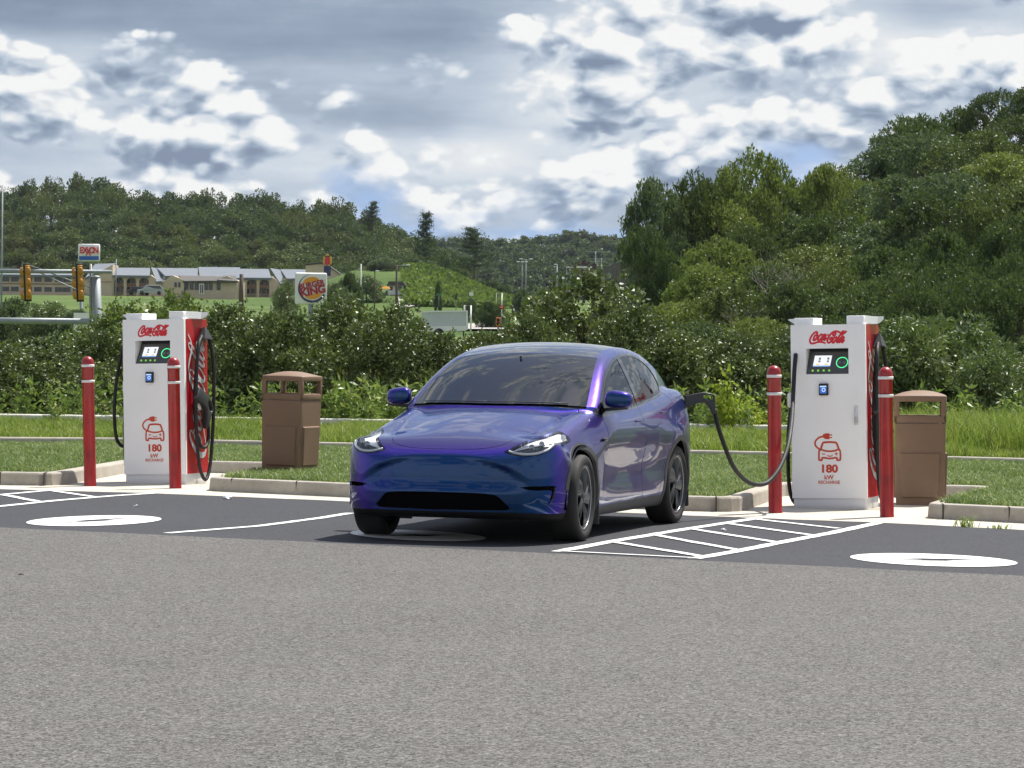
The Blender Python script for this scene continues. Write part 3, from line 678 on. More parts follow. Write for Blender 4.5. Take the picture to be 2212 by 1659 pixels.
        hb = MB(); hb.bbox((min(x0, x0+.002), .14, 1.04), (max(x0, x0+.002), .24, 1.15), .001, 1) if sx_ > 0 else hb.bbox((min(x0, x0+.075*sx_), .12, 1.02), (max(x0, x0+.075*sx_), .26, 1.17), .02, 3); hb.build('holster', M_white if sx_ < 0 else M_cred, t)
    o = .075
    MB().tube(spline([(W2+.05, .36, 1.66), (W2+.07, .22, 1.52), (W2+.08, .14, 1.1), (W2+.08, .13, .62), (W2+.09, .17, .22), (W2+.10, .30, .045), (W2+.10, .42, .16), (W2+.09, .52, .45), (W2+.09, .58, .95), (W2+.08, .59, 1.4), (W2+.06, .54, 1.63)], 8), .0200, 10).build('charging_cable', M_rub, t)
    MB().tube(spline([(W2+.05, .39, 1.66), (W2+.05, .27, 1.5), (W2+.04, .18, 1.0), (W2+.05, .19, .62), (W2+.06, .26, .44), (W2+.07, .38, .41), (W2+.07, .47, .52), (W2+.07, .44, .80)], 8), .0200, 10).build('charging_cable', M_rub, t)
    p = link('charging_plug', plug_mesh('charging_plug'), M_plug, t)
    p.matrix_local = Matrix.Translation((W2+.075, .15, 1.03)) @ Matrix.Rotation(R(90), 4, 'Z') @ Matrix.Rotation(R(38), 4, 'Y') @ Matrix.Scale(1.5, 4)
    # left side
    if plugged is None:
        MB().tube(spline([(-W2-.01, .34, 1.69), (-W2-.08, .24, 1.62), (-W2-.16, .18, 1.25), (-W2-.195, .16, .85), (-W2-.185, .18, .52), (-W2-.12, .24, .42), (-W2-.06, .28, .52), (-W2-.02, .26, .82)], 8), .0200, 10).build('charging_cable', M_rub, t)
        p = link('charging_plug', plug_mesh('charging_plug', 1), M_plug, t)
        p.matrix_local = Matrix.Translation((-W2-.115, .24, .87)) @ Matrix.Rotation(R(-55), 4, 'Y') @ Matrix.Scale(.62, 4)
    MB().tube(spline([(-W2-.01, .3, 1.40), (-W2-.035, .24, 1.20), (-W2-.080, .20, .80), (-W2-.090, .20, .45), (-W2-.075, .20, .18), (-W2-.03, .20, .065), (-W2+.02, .2, .06)], 8), .0200, 10).build('charging_cable', M_rub, t)
    if door_handle:
        q = MB(); q.bbox((.262, -.012, .845), (.300, .001, 1.035), .005, 2); q.bbox((.268, -.030, .86), (.290, -.013, .985), .006, 2); q.lathe([(0, .004), (.007, .004), (.008, 0)], 12, Matrix.Translation((.279, -.031, .93)) @ Matrix.Rotation(R(90), 4, 'X')); q.build('door_handle', M_chrome, t)
    return t
chL = charger(G(401, 1047), 'white and red charging station at left with both plugs hung up, no door handle', 1.005)
chR = charger(G(1873, 1101.5), 'white charging station with chrome door handle at right whose cable feeds the purple car', .999, door_handle=True, plugged=True)

# ------------------------------------------------------------------ bollards
def bollard(base, label, lean):
    t = empty('bollard', (base[0], base[1], 0), 0, label, 'bollard', 'red bollards guarding the charging stations')
    t.rotation_euler = (0, lean, 0)
    r, H = .0665, 1.43
    MB().lathe([(r+.002, -.02), (r+.002, .01), (r, .03), (r, H-.135), (r+.003, H-.133), (r+.004, H-.128), (r+.004, H-.088), (r+.001, H-.082), (r+.001, H-.07)] + [((r+.001)*math.cos(a), H-.07+.07*math.sin(a)) for a in np.linspace(.12, math.pi/2-.001, 9)], 32).build('post', M_bred, t)
    for z in (H-.105, H-.275):
        MB().lathe([(r+.0045, z-.014), (r+.0065, z-.013), (r+.0065, z+.013), (r+.0045, z+.014)], 32).build('reflective_band', M_band, t)
    return t
bollard(G(195, 1050), 'red bollard with two white bands standing left of the left charging station', -.030)
bollard(G(379, 1055), 'red bollard with two white bands in front of the left charging station', -.026)
bollard(G(1675, 1108), 'red bollard crossed by the slack black charging cable', -.022)
bollard(G(1916, 1117), 'red bollard between the right charging station and the brown bin', -.022)

# ------------------------------------------------------------------ litter bins
def bin_(loc, rz, s, lean, label, dark):
    t = empty('litter_bin', (loc[0], loc[1], loc[2]), rz, label, 'litter bin', 'brown square litter bins'); t.rotation_euler = (0, lean, rz); t.scale = (s, s, s)
    a, b, H = .238, .252, .82
    bm = bmesh.new(); bmesh.ops.create_cube(bm, size=2)
    for v in bm.verts:
        k = b if v.co.z > 0 else a; v.co = Vector((v.co.x*k, v.co.y*k, H if v.co.z > 0 else -.03))
    for f in list(bm.faces):
        if abs(f.normal.z) < .5:
            bmesh.ops.inset_individual(bm, faces=[f], thickness=.078, depth=0)
    pan = [f for f in bm.faces if abs(f.normal.z) < .5 and abs(f.calc_center_median().z-H/2) < .05 and f.calc_area() < .3 and all(abs(v.co.z-H/2) < H/2-.02 for v in f.verts)]
    for f in pan:
        for v in f.verts: v.co.z = .08 if v.co.z < H/2 else .52
        r = bmesh.ops.extrude_face_region(bm, geom=[f]); vs = [v for v in r['geom'] if isinstance(v, bmesh.types.BMVert)]
        bmesh.ops.translate(bm, verts=vs, vec=-f.normal*.020)
        bmesh.ops.delete(bm, geom=[f], context='FACES_ONLY')
    es = [e for e in bm.edges if len(e.link_faces) == 2 and e.calc_face_angle(0) > R(30)]
    bmesh.ops.bevel(bm, geom=es, offset=.008, segments=2, profile=.5, affect='EDGES')
    bmesh.ops.recalc_face_normals(bm, faces=bm.faces)
    me = bpy.data.meshes.new('container'); bm.to_mesh(me); bm.free(); link('container', me, M_brown, t)
    # hood: four corner posts, rim, domed lid
    h = MB(); c = b+.006
    h.bbox((-c, -c, H+.006), (c, -c+.03, H+.075), .006); h.bbox((-c, c-.03, H+.006), (c, c, H+.075), .006); h.bbox((-c, -c, H+.006), (-c+.03, c, H+.075), .006); h.bbox((c-.03, -c, H+.006), (c, c, H+.075), .006)
    for sx_ in (-1, 1):
        for sy_ in (-1, 1): h.bbox((min(sx_*c, sx_*(c-.055)), min(sy_*c, sy_*(c-.055)), H+.05), (max(sx_*c, sx_*(c-.055)), max(sy_*c, sy_*(c-.055)), H+.27), .010)
    h.build('hood', M_brown, t)
    bm = bmesh.new(); n = 12; grid = {}
    for i in range(n+1):
        for j in range(n+1):
            u, v = i/n*2-1, j/n*2-1; e = max(abs(u), abs(v)); rr = 1-.03*(abs(u*v))**4
            z = H+.262+.052*(1-abs(u)**2.3)*(1-abs(v)**2.3)**1.0+.012
            grid[i, j] = bm.verts.new((u*(c+.006)*rr, v*(c+.006)*rr, z))
    for i in range(n):
        for j in range(n): bm.faces.new((grid[i, j], grid[i+1, j], grid[i+1, j+1], grid[i, j+1]))
    r = bmesh.ops.extrude_edge_only(bm, edges=[e for e in bm.edges if e.is_boundary]); vs = [v for v in r['geom'] if isinstance(v, bmesh.types.BMVert)]
    for v in vs: v.co.z = H+.215
    bmesh.ops.contextual_create(bm, geom=[e for e in bm.edges if e.is_boundary])
    es = [e for e in bm.edges if len(e.link_faces) == 2 and e.calc_face_angle(0) > R(45)]
    bmesh.ops.bevel(bm, geom=es, offset=.010, segments=3, profile=.5, affect='EDGES'); bmesh.ops.recalc_face_normals(bm, faces=bm.faces)
    for f in bm.faces: f.smooth = abs(f.normal.z) < .999
    me = bpy.data.meshes.new('lid'); bm.to_mesh(me); bm.free(); link('lid', me, M_brown, t)
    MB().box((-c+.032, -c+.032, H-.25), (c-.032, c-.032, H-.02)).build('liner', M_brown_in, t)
    return t
p = G(646, 1021.4, .135); o_ = Matrix.Rotation(-.40, 3, 'Z') @ Vector((.238, -.238, 0))
bin_((p[0]-o_.x, p[1]-o_.y, .135), -.40, 1.0, .018, 'brown litter bin standing on the lawn left of the car, seen corner on', 0)
p = G(1988, 1092); bin_((p[0]+.03, p[1]+.26, 0), -.125, 1.03, -.01, 'brown litter bin on the concrete pad right of the right charging station, seen square on', 0)

# ------------------------------------------------------------------ the car: an implicit body, meshed and cut into its panels
def lut(xs, ys_, n=1500, win=61):                           # smooth (monotone cubic) curve as a fast table
    xs, ys_ = np.array(xs, float), np.array(ys_, float); h = np.diff(xs); d = np.diff(ys_)/h
    m = np.zeros(len(xs)); m[0], m[-1] = d[0], d[-1]
    for i in range(1, len(xs)-1):
        m[i] = 0 if d[i-1]*d[i] <= 0 else (h[i-1]+h[i])*3/((2*h[i]+h[i-1])/d[i-1]+(h[i]+2*h[i-1])/d[i])
    X_ = np.linspace(xs[0], xs[-1], n); k = np.clip(np.searchsorted(xs, X_, 'right')-1, 0, len(xs)-2); t = (X_-xs[k])/h[k]
    Y_ = (2*t**3-3*t**2+1)*ys_[k]+(t**3-2*t**2+t)*h[k]*m[k]+(-2*t**3+3*t**2)*ys_[k+1]+(t**3-t**2)*h[k]*m[k+1]
    ker = np.hanning(win); ker /= ker.sum(); q_ = win//2; pad = np.concatenate([2*Y_[0]-Y_[q_:0:-1], Y_, 2*Y_[-1]-Y_[-2:-q_-2:-1]]); Y_ = np.convolve(pad, ker, 'valid')
    return lambda q: np.interp(q, X_, Y_)
P_nose = lut([0, .2, .4, .55, .65, .75, .82, .88, .93, .99], [-.865, -.859, -.838, -.802, -.766, -.706, -.645, -.565, -.455, -.10])
Q_nose = lut([.12, .2, .26, .33, .42, .52, .60, .68, .74, .80, .90], [.14, .07, .03, .008, .0, .0, .006, .018, .035, .06, .13])
R_tail = lut([0, .3, .5, .7, .82, .90, .95, .99], [3.90, 3.87, 3.82, 3.70, 3.64, 3.53, 3.40, 3.1])
S_tail = lut([.1, .3, .45, .62, .8, .95, 1.1, 1.25, 1.4], [-.10, -.03, .0, 0., -.03, -.06, -.08, -.10, -.20])
Zc = lut([-.95, -.86, -.79, -.70, -.52, -.2, .1, .35, .6, .9, 1.5, 2.2, 2.9, 3.2, 3.5, 3.7, 3.9], [.60, .675, .735, .785, .850, .935, 1.005, 1.052, 1.085, 1.10, 1.12, 1.155, 1.215, 1.235, 1.225, 1.19, 1.12], win=201)
Drop = lut([0, .2, .4, .55, .64, .70, .76, .82, .87, .92, .97], [0, .004, .020, .040, .050, .044, .048, .070, .11, .19, .33], win=301)
WZ = lut([.12, .18, .25, .33, .42, .50, .58, .66, .74, .82, .88, .94, 1.0, 1.08, 1.18, 1.3], [.85, .888, .920, .940, .943, .938, .940, .948, .960, .966, .960, .944, .919, .885, .84, .77])
TY = lut([-1, -.3, 0, .5, 1.2, 2.0, 2.9, 3.3, 3.6, 3.9], [-.02, -.004, .0, -.002, .0, .0, .006, .004, -.02, -.09], win=151)
ZGc = lut([-.3, .1, .5, .75, 1.0, 1.25, 1.45, 1.7, 2.0, 2.3, 2.7, 3.05, 3.35, 3.6, 3.8, 3.95], [.64, .90, 1.120, 1.258, 1.387, 1.494, 1.553, 1.601, 1.624, 1.618, 1.578, 1.505, 1.41, 1.31, 1.20, 1.05], win=191)
XGz = lut([.95, 1.08, 1.2, 1.3, 1.4, 1.5, 1.58, 1.7], [.900, .872, .832, .793, .750, .702, .660, .58], win=121)
XGy = lut([.2, .6, 1.0, 1.5, 2.0, 2.5, 3.0, 3.4, 3.8], [-.05, -.018, -.006, .0, -.004, -.024, -.070, -.13, -.22], win=151)
def smax(a, b, k): h = np.clip(.5+.5*(a-b)/k, 0, 1); return b+(a-b)*h+k*h*(1-h)
def smin(a, b, k): return -smax(-a, -b, k)
def crease(x): return .722-.165*np.clip(np.abs(x)/.66, 0, 1.6)**2.6
def field_car(x, y, z):
    x = np.abs(x)
    flare = .016*np.exp(-(y/.47)**4)+.022*np.exp(-((y-2.89)/.50)**4)
    hs = WZ(z)+TY(y)+flare*ss(z, .25, .45)*(1-ss(z, .80, .98)) - .016*np.exp(-((y-1.45)/.75)**4)*np.exp(-((z-.52)/.14)**2)
    fs = x-hs
    zc_ = crease(x); rec = .030*np.clip((zc_-z)/.022, 0, 1)*(1-ss(z, .575, .40))*0
    rec = .034*ss(zc_-z, -.006, .055)*ss(z, .40, .52)*(1-ss(x, .50, .74))
    lip = -.012*np.exp(-((z-.245)/.03)**2)*(1-ss(x, .5, .8))
    ff = (P_nose(x)+Q_nose(z)+rec+lip-y)*.86
    fr = (y-R_tail(x)-S_tail(z))*.9
    zl = Zc(y)-Drop(x)*(ss(y, -.62, -.25)*(1-.72*ss(y, .2, 1.0))+.14)
    ft = (z-zl)*.93
    fb = (.175+.03*ss(y, -.3, -.9)-z)
    corner_k = .055
    lo = smax(smax(ff, fr, .03), fs, .10)
    lo = smax(lo, ft, .075)
    lo = smax(lo, fb, .03)
    sh = .21*(x/.75)**2.2*(1-ss(y, 1.1, 2.2))                 # the windscreen wraps round
    g1 = (z-(ZGc(y-sh)-2.2*np.maximum(0, .43-(y-sh))**1.3-.045*(x/.62)**2.2*ss(y, 1.0, 1.8)))*.84
    g2 = (x-XGz(z)-XGy(y))*.9
    gr = smax(g1, g2, .055); gr = smax(gr, .93-z, .01)
    return smin(lo, gr, .028)
def grad(p, h=.003):
    g = np.empty_like(p)
    for i in range(3):
        d = np.zeros(3); d[i] = h; a, b = p+d, p-d
        g[:, i] = (field_car(a[:, 0], a[:, 1], a[:, 2])-field_car(b[:, 0], b[:, 1], b[:, 2]))/(2*h)
    return g
def surface_nets(h=.02):
    x = np.arange(-1.03, 1.04, h); y = np.arange(-.95, 4.02, h); z = np.arange(.12, 1.68, h)
    Xg, Yg, Zg = np.meshgrid(x, y, z, indexing='ij'); Fv = field_car(Xg.ravel(), Yg.ravel(), Zg.ravel()).reshape(Xg.shape)
    neg = Fv < 0
    cell = np.zeros(tuple(n-1 for n in Fv.shape), int)
    for dx in (0, 1):
        for dy in (0, 1):
            for dz in (0, 1): cell += neg[dx:dx+cell.shape[0], dy:dy+cell.shape[1], dz:dz+cell.shape[2]]
    act = (cell > 0) & (cell < 8); idx = -np.ones(cell.shape, int); ijk = np.argwhere(act); idx[act] = np.arange(len(ijk))
    acc = np.zeros((len(ijk), 3)); cnt = np.zeros(len(ijk)); I_, J_, K_ = ijk.T
    for a in ((0, 0, 0), (0, 0, 1), (0, 1, 0), (0, 1, 1), (1, 0, 0), (1, 0, 1), (1, 1, 0), (1, 1, 1)):
        for ax in range(3):
            if a[ax]: continue
            b = list(a); b[ax] = 1
            va = Fv[I_+a[0], J_+a[1], K_+a[2]]; vb = Fv[I_+b[0], J_+b[1], K_+b[2]]; m = (va < 0) != (vb < 0)
            t = np.where(m, va/np.where(m, va-vb, 1), 0); q = np.array(a, float)[None, :].repeat(len(ijk), 0); q[:, ax] += t
            acc[m] += q[m]; cnt[m] += 1
    V = (ijk+acc/cnt[:, None])*h+np.array([x[0], y[0], z[0]])
    F = []
    for ax in range(3):
        o = [i for i in range(3) if i != ax]; sl = [slice(None)]*3; a_ = [slice(0, -1) if i == ax else slice(1, -1) for i in range(3)]; b_ = [slice(1, None) if i == ax else slice(1, -1) for i in range(3)]
        na, nb = neg[tuple(a_)], neg[tuple(b_)]; m = np.argwhere(na != nb); s_ = na[tuple(m.T)]
        m = m.copy(); m[:, o[0]] += 1; m[:, o[1]] += 1
        def at(d0, d1):
            q = m.copy(); q[:, o[0]] += d0; q[:, o[1]] += d1; return idx[tuple(q.T)]
        Q = np.stack([at(-1, -1), at(0, -1), at(0, 0), at(-1, 0)], 1)
        flip = s_ if ax != 1 else ~s_
        Q = np.where(flip[:, None], Q, Q[:, ::-1]); F.append(Q)
    F = np.concatenate(F); F = F[(F >= 0).all(1)]
    for _ in range(5):
        g = grad(V); f = field_car(V[:, 0], V[:, 1], V[:, 2]); st = f[:, None]*g/np.maximum((g*g).sum(1), .2)[:, None]
        V = V-np.clip(st, -.01, .01)
    g = grad(V, .004); N = g/np.linalg.norm(g, axis=1)[:, None]
    return V, N, [tuple(q) for q in F.tolist()]
class Sh:                                                     # a shell: vertices, normals, polygons
    def __init__(s, V, N, F): s.V, s.N, s.F = V, N, F
    def split(s, fn, e=0.0):
        v = fn(s.V[:, 0], s.V[:, 1], s.V[:, 2])-e; v = np.where(np.abs(v) < 1e-7, 1e-7, v); sg = v < 0
        A, B = [], []; cache = {}; nv = []; nn_ = []; base = len(s.V)
        for f in s.F:
            c = sum(1 for i in f if sg[i])
            if c == len(f): A.append(f)
            elif c == 0: B.append(f)
            else:
                fa, fb_ = [], []
                for k in range(len(f)):
                    i, j = f[k], f[(k+1) % len(f)]
                    (fa if sg[i] else fb_).append(i)
                    if sg[i] != sg[j]:
                        key = (i, j) if i < j else (j, i)
                        if key not in cache:
                            i0, j0 = key; t = v[i0]/(v[i0]-v[j0]); Vi = s.V[i0] if i0 < base else nv[i0-base]; Vj = s.V[j0] if j0 < base else nv[j0-base]
                            cache[key] = base+len(nv); nv.append(Vi*(1-t)+Vj*t)
                            n_n = s.N[i0]*(1-t)+s.N[j0]*t; nn_.append(n_n/np.linalg.norm(n_n))
                        fa.append(cache[key]); fb_.append(cache[key])
                if len(fa) > 2: A.append(tuple(fa))
                if len(fb_) > 2: B.append(tuple(fb_))
        V = np.concatenate([s.V, np.array(nv)]) if nv else s.V; N = np.concatenate([s.N, np.array(nn_)]) if nn_ else s.N
        return Sh(V, N, A), Sh(V, N, B)
    def shrink(s, off=0.0): return Sh(s.V+s.N*off, s.N, s.F)
    def build(s, name, m, parent, off=0.0, thick=0.0, rim=0.0):
        used = sorted({i for f in s.F for i in f}); mp = {u: k for k, u in enumerate(used)}
        V = s.V[used]+s.N[used]*off; N = s.N[used]; F = [tuple(mp[i] for i in f) for f in s.F]
        if rim:                                               # turned-in edges give the panel gaps their depth
            cnt = {}
            for f in F:
                for k in range(len(f)):
                    a, b = f[k], f[(k+1) % len(f)]; cnt[(a, b)] = 1
            be = [(a, b) for (a, b) in cnt if (b, a) not in cnt]; bv = sorted({i for e_ in be for i in e_}); mp2 = {u: len(V)+k for k, u in enumerate(bv)}
            V = np.concatenate([V, V[bv]-N[bv]*rim]); N = np.concatenate([N, N[bv]])
            F += [(b, a, mp2[a], mp2[b]) for a, b in be]
        me = bpy.data.meshes.new(name); me.from_pydata(V.tolist(), [], F); me.polygons.foreach_set('use_smooth', [True]*len(F))
        me.normals_split_custom_set_from_vertices(N.tolist()); me.update()
        return link(name, me, m, parent)
def poly_sdf(poly):                                           # signed distance to a polygon, negative inside
    P_ = np.array(poly, float)
    def f(u, v):
        p = np.stack([u, v], 1); d = np.full(len(p), 1e9); ins = np.zeros(len(p), bool)
        for i in range(len(P_)):
            a, b = P_[i], P_[(i+1) % len(P_)]; e = b-a; t = np.clip(((p-a)@e)/(e@e), 0, 1); q = a+t[:, None]*e; d = np.minimum(d, np.hypot(*(p-q).T))
            if a[1] != b[1]: ins ^= ((a[1] > p[:, 1]) != (b[1] > p[:, 1])) & (p[:, 0] < (b[0]-a[0])*(p[:, 1]-a[1])/(b[1]-a[1])+a[0])
        return np.where(ins, -d, d)
    return f
def closed(pts, n=8):
    P_ = [np.array(p, float) for p in pts]; m = len(P_); o = []
    for i in range(m):
        a, b, c, d = P_[i-1], P_[i], P_[(i+1) % m], P_[(i+2) % m]
        for k in range(n):
            t = k/n; o.append(.5*((2*b)+(c-a)*t+(2*a-5*b+4*c-d)*t*t+(3*b-a-3*c+d)*t**3))
    return o
# paint that shifts from blue to violet with the angle of view
m_, t_, b_, O_ = nmat('colour shifting car paint', rough=.30, metal=.72, coat=1.0)
lw = t_.node('ShaderNodeLayerWeight', {'Blend': .5}).outputs['Facing']
ge_ = t_.n.new('ShaderNodeNewGeometry'); fl = t_.node('ShaderNodeTexVoronoi', {'Vector': O_, 'Scale': 330.0})
sp_ = t_.node('ShaderNodeSeparateColor', {0: fl.outputs['Color']}).outputs[0]
cc_ = t_.ramp(t_.math('ADD', lw, t_.math('MULTIPLY', t_.math('SUBTRACT', sp_, .5), .16)), [(0.0, (.0, .034, .115)), (.18, (.0, .036, .16)), (.38, (.045, .014, .34)), (.60, (.030, .010, .115)), (.72, (.022, .034, .20)), (1.0, (.025, .080, .34))])
t_.l.new(cc_, b_.inputs['Base Color']); b_.inputs['Coat Roughness'].default_value = .015; b_.inputs['Coat IOR'].default_value = 1.38; b_.inputs['Specular IOR Level'].default_value = .15
bn = t_.node('ShaderNodeBump', {'Height': sp_, 'Strength': .06, 'Distance': .002}); t_.l.new(bn.outputs[0], b_.inputs['Normal'])
M_carpaint = m_
M_trim = worn('black exterior trim', (.036, .036, .040), .55, .15, 10.); M_blackgloss = mat('gloss black', (.006, .006, .007), .08, coat=.5)
M_blackv = mat('unpainted black plastic', (.010, .010, .011), .7, spec=.2); M_shell = mat('inner dark', (.004, .004, .005), .9, spec=0.0); M_dtrim = mat('dark satin metal', (.20, .20, .21), .32, .9)
def glassmat(name, tint, refl):
    m = bpy.data.materials.new(name); m.use_nodes = True; t = NT(m.node_tree); t.n.clear(); o_ = t.n.new('ShaderNodeOutputMaterial')
    tr = t.node('ShaderNodeBsdfTransparent', {0: (*tint, 1)}); gl_ = t.node('ShaderNodeBsdfGlossy', {'Color': (.95, .97, 1, 1), 'Roughness': .01}); fr = t.node('ShaderNodeFresnel', {'IOR': refl})
    mx_ = t.node('ShaderNodeMixShader', {0: fr.outputs[0], 1: tr.outputs[0], 2: gl_.outputs[0]}); t.l.new(mx_.outputs[0], o_.inputs[0]); return m
M_glass = glassmat('windscreen glass', (.12, .15, .15), 2.05); M_glass_dark = glassmat('tinted side glass', (.030, .035, .04), 1.42); M_lens = glassmat('clear lens', (.93, .94, .95), 1.4)
M_roofglass = mat('dark roof glass', (.012, .016, .022), .03, spec=.8, coat=1.)
M_int = mat('black cabin trim', (.012, .012, .013), .7); M_int_l = mat('pale dashboard', (.10, .105, .11), .6)
M_tyre = worn('tyre rubber', (.016, .016, .016), .75, .2, 14., bmp=.2); M_rimk = worn('dark grey wheel cover', (.038, .040, .044), .32, .1, 6., metal=.4)
M_led = mat('white light guide', (.92, .93, .95), .25, spec=.8); M_refl = mat('mirror reflector', (.86, .87, .89), .4, .2)
M_lampblack = mat('lamp bezel', (.012, .012, .014), .25)

CAR_X, CAR_Y, CAR_A = -.303, 24.764, .3174
car = empty('parked_car', (CAR_X, CAR_Y, 0), -CAR_A, 'glossy blue to violet electric hatchback plugged into the right charging station', 'car')
V0, N0, F0 = surface_nets(.0205)
body = Sh(V0, N0, F0)
WH = ((0.0, .398, .448), (2.89, .402, .448)); WZC = .352
def rad(x, y, z, c): return np.hypot(y-c, (z-WZC)*1.0)
for c, r1, r2 in WH:
    _, body = body.split(lambda x, y, z: np.maximum(rad(x, y, z, c)-r1, .52-np.abs(x)))
trims = []
for c, r1, r2 in WH:
    tr, body = body.split(lambda x, y, z: np.maximum(np.maximum(rad(x, y, z, c)-r2, .60-np.abs(x)), np.minimum(.43-z, c+.0-y) if c == 0 else -1))
    for s_ in (1, -1):
        a, tr = tr.split(lambda x, y, z: -x*s_)
        a.build('wheel_arch_trim', M_trim, car, .004, rim=.03)
sill, body = body.split(lambda x, y, z: np.maximum(np.maximum(z-(.262+.018*ss(y, .4, 2.4)), .55-np.abs(x)), np.maximum(.2-y, y-2.7)))
for s_ in (1, -1):
    a, sill = sill.split(lambda x, y, z: -x*s_); a.build('sill_trim', M_trim, car)
val, body = body.split(lambda x, y, z: np.maximum(z-(.258-.012*ss(np.abs(x), .5, .9)), y+.2)); val.build('front_valance', M_blackv, car, -.004)
under, body = body.split(lambda x, y, z: np.maximum(z-.30, 3.2-y)); under.build('rear_valance', M_trim, car)
floor_, body = body.split(lambda x, y, z: z-.20); floor_.build('underbody', M_shell, car)
# windscreen, roof glass, side glass
def x_pillar(y): return .772-.169*np.clip((y-.60)/.92, 0, 1)**1.05
def y_cowl(x): return .43+.19*(np.abs(x)/.75)**2
def y_head(x): return 1.36+.06*(np.abs(x)/.6)**2
ws, body = body.split(lambda x, y, z: np.maximum(np.maximum(y_cowl(x)-y, y-y_head(x)), np.maximum(np.abs(x)-x_pillar(y), 1.02-z)))
cowl, ws = ws.split(lambda x, y, z: y-y_cowl(x)-.022); cowl.build('cowl_panel', M_trim, car, -.012)
band, ws = ws.split(lambda x, y, z: -np.minimum(np.minimum(x_pillar(y)-np.abs(x)-.030, y_head(x)-y-.035), y-y_cowl(x)-.050))
# keep the glass as one piece; the printed black border lies just under it
wsg = Sh(*(lambda a, b: (np.concatenate([a.V, b.V]), np.concatenate([a.N, b.N]), a.F+[tuple(i+len(a.V) for i in f) for f in b.F]))(ws, band))
wsg.build('windscreen', M_glass, car)
band.build('windscreen_border', M_blackgloss, car, -.006)
rf, body = body.split(lambda x, y, z: np.maximum(np.maximum(y_head(x)+.012-y, y-2.95), np.maximum(np.abs(x)-.590, 1.3-z))); rf.build('roof_glass', M_roofglass, car)
rw_, body = body.split(lambda x, y, z: np.maximum(np.maximum(2.99-y, y-3.62), np.maximum(np.abs(x)-.60, 1.20-z))); rw_.build('rear_window', M_roofglass, car)
DLO = closed([(.66, 1.030), (.80, 1.098), (1.05, 1.255), (1.30, 1.372), (1.60, 1.462), (1.95, 1.505), (2.30, 1.500), (2.56, 1.462), (2.78, 1.395), (2.90, 1.32), (2.935, 1.255), (2.88, 1.205), (2.72, 1.170), (2.3, 1.128), (1.7, 1.080), (1.2, 1.052), (.85, 1.030), (.70, 1.012)], 6)
dlo = poly_sdf(DLO)
def dlo3(x, y, z): return np.maximum(dlo(y, z), np.where(y < 1.5, x_pillar(np.minimum(y, 1.4))+.070-np.abs(x), -1)*.9)
sg, body = body.split(lambda x, y, z: np.maximum(dlo3(x, y, z)-.018, .45-np.abs(x)))
for s_ in (1, -1):
    a, sg = sg.split(lambda x, y, z: -x*s_)
    gl_, ring = a.split(dlo3); ring.build('window_trim', M_blackgloss, car, .002, rim=.01)
    bp, gl_ = gl_.split(lambda x, y, z: np.abs(y-1.83+(z-1.3)*.22)-.055); bp.build('door_pillar', M_blackgloss, car)
    fr_, rr_ = gl_.split(lambda x, y, z: y-1.83+(z-1.3)*.22)
    fr_.build('side_window', M_glass_dark, car, -.003); rr_.build('side_window', M_glass_dark, car, -.003)
# headlights
HL = closed([(.500, .738), (.56, .716), (.66, .702), (.76, .712), (.835, .748), (.868, .800), (.884, .880), (.870, .922), (.845, .930), (.79, .912), (.70, .868), (.59, .797), (.52, .752)], 5)
hl = poly_sdf(HL)
hl_f = lambda x, y, z: np.maximum(hl(np.abs(x), z), y+.12)
lamp, body = body.split(hl_f)
# lower intake, corner air slots, lamps in the bumper
INT_H = ((.30, .410), (.42, .402), (.475, .388), (.53, .335), (.568, .290), (.55, .276), (.40, .272))
INT = closed([(0, .413)] + list(INT_H) + [(0, .269)] + [(-a, b) for a, b in INT_H[::-1]], 5)
it = poly_sdf(INT)
intake, body = body.split(lambda x, y, z: np.maximum(it(x, z), y+.3))
SLOT = [(.640, .460), (.69, .440), (.78, .433), (.858, .436), (.862, .420), (.842, .345), (.825, .312), (.842, .314), (.872, .375), (.884, .470), (.84, .470), (.72, .468)]
so = poly_sdf(SLOT); slot, body = body.split(lambda x, y, z: np.maximum(so(np.abs(x), z), y+.05))
# hood
def x_hood(y): return np.interp(y, [-.72, -.66, -.58, -.45, -.2, .1, .4, .62], [.40, .46, .505, .545, .600, .655, .695, .715])
def y_hoodf(x): return -.738+.13*(np.abs(x)/.52)**4
hood_f = lambda x, y, z: np.maximum(np.maximum(np.abs(x)-x_hood(y), y_hoodf(x)-y), np.maximum(y-y_cowl(x)-.0, .70-z))
hood, body = body.split(hood_f, -.0040); gap, body = body.split(hood_f, .0040)
hood.build('hood', M_carpaint, car, rim=.02)
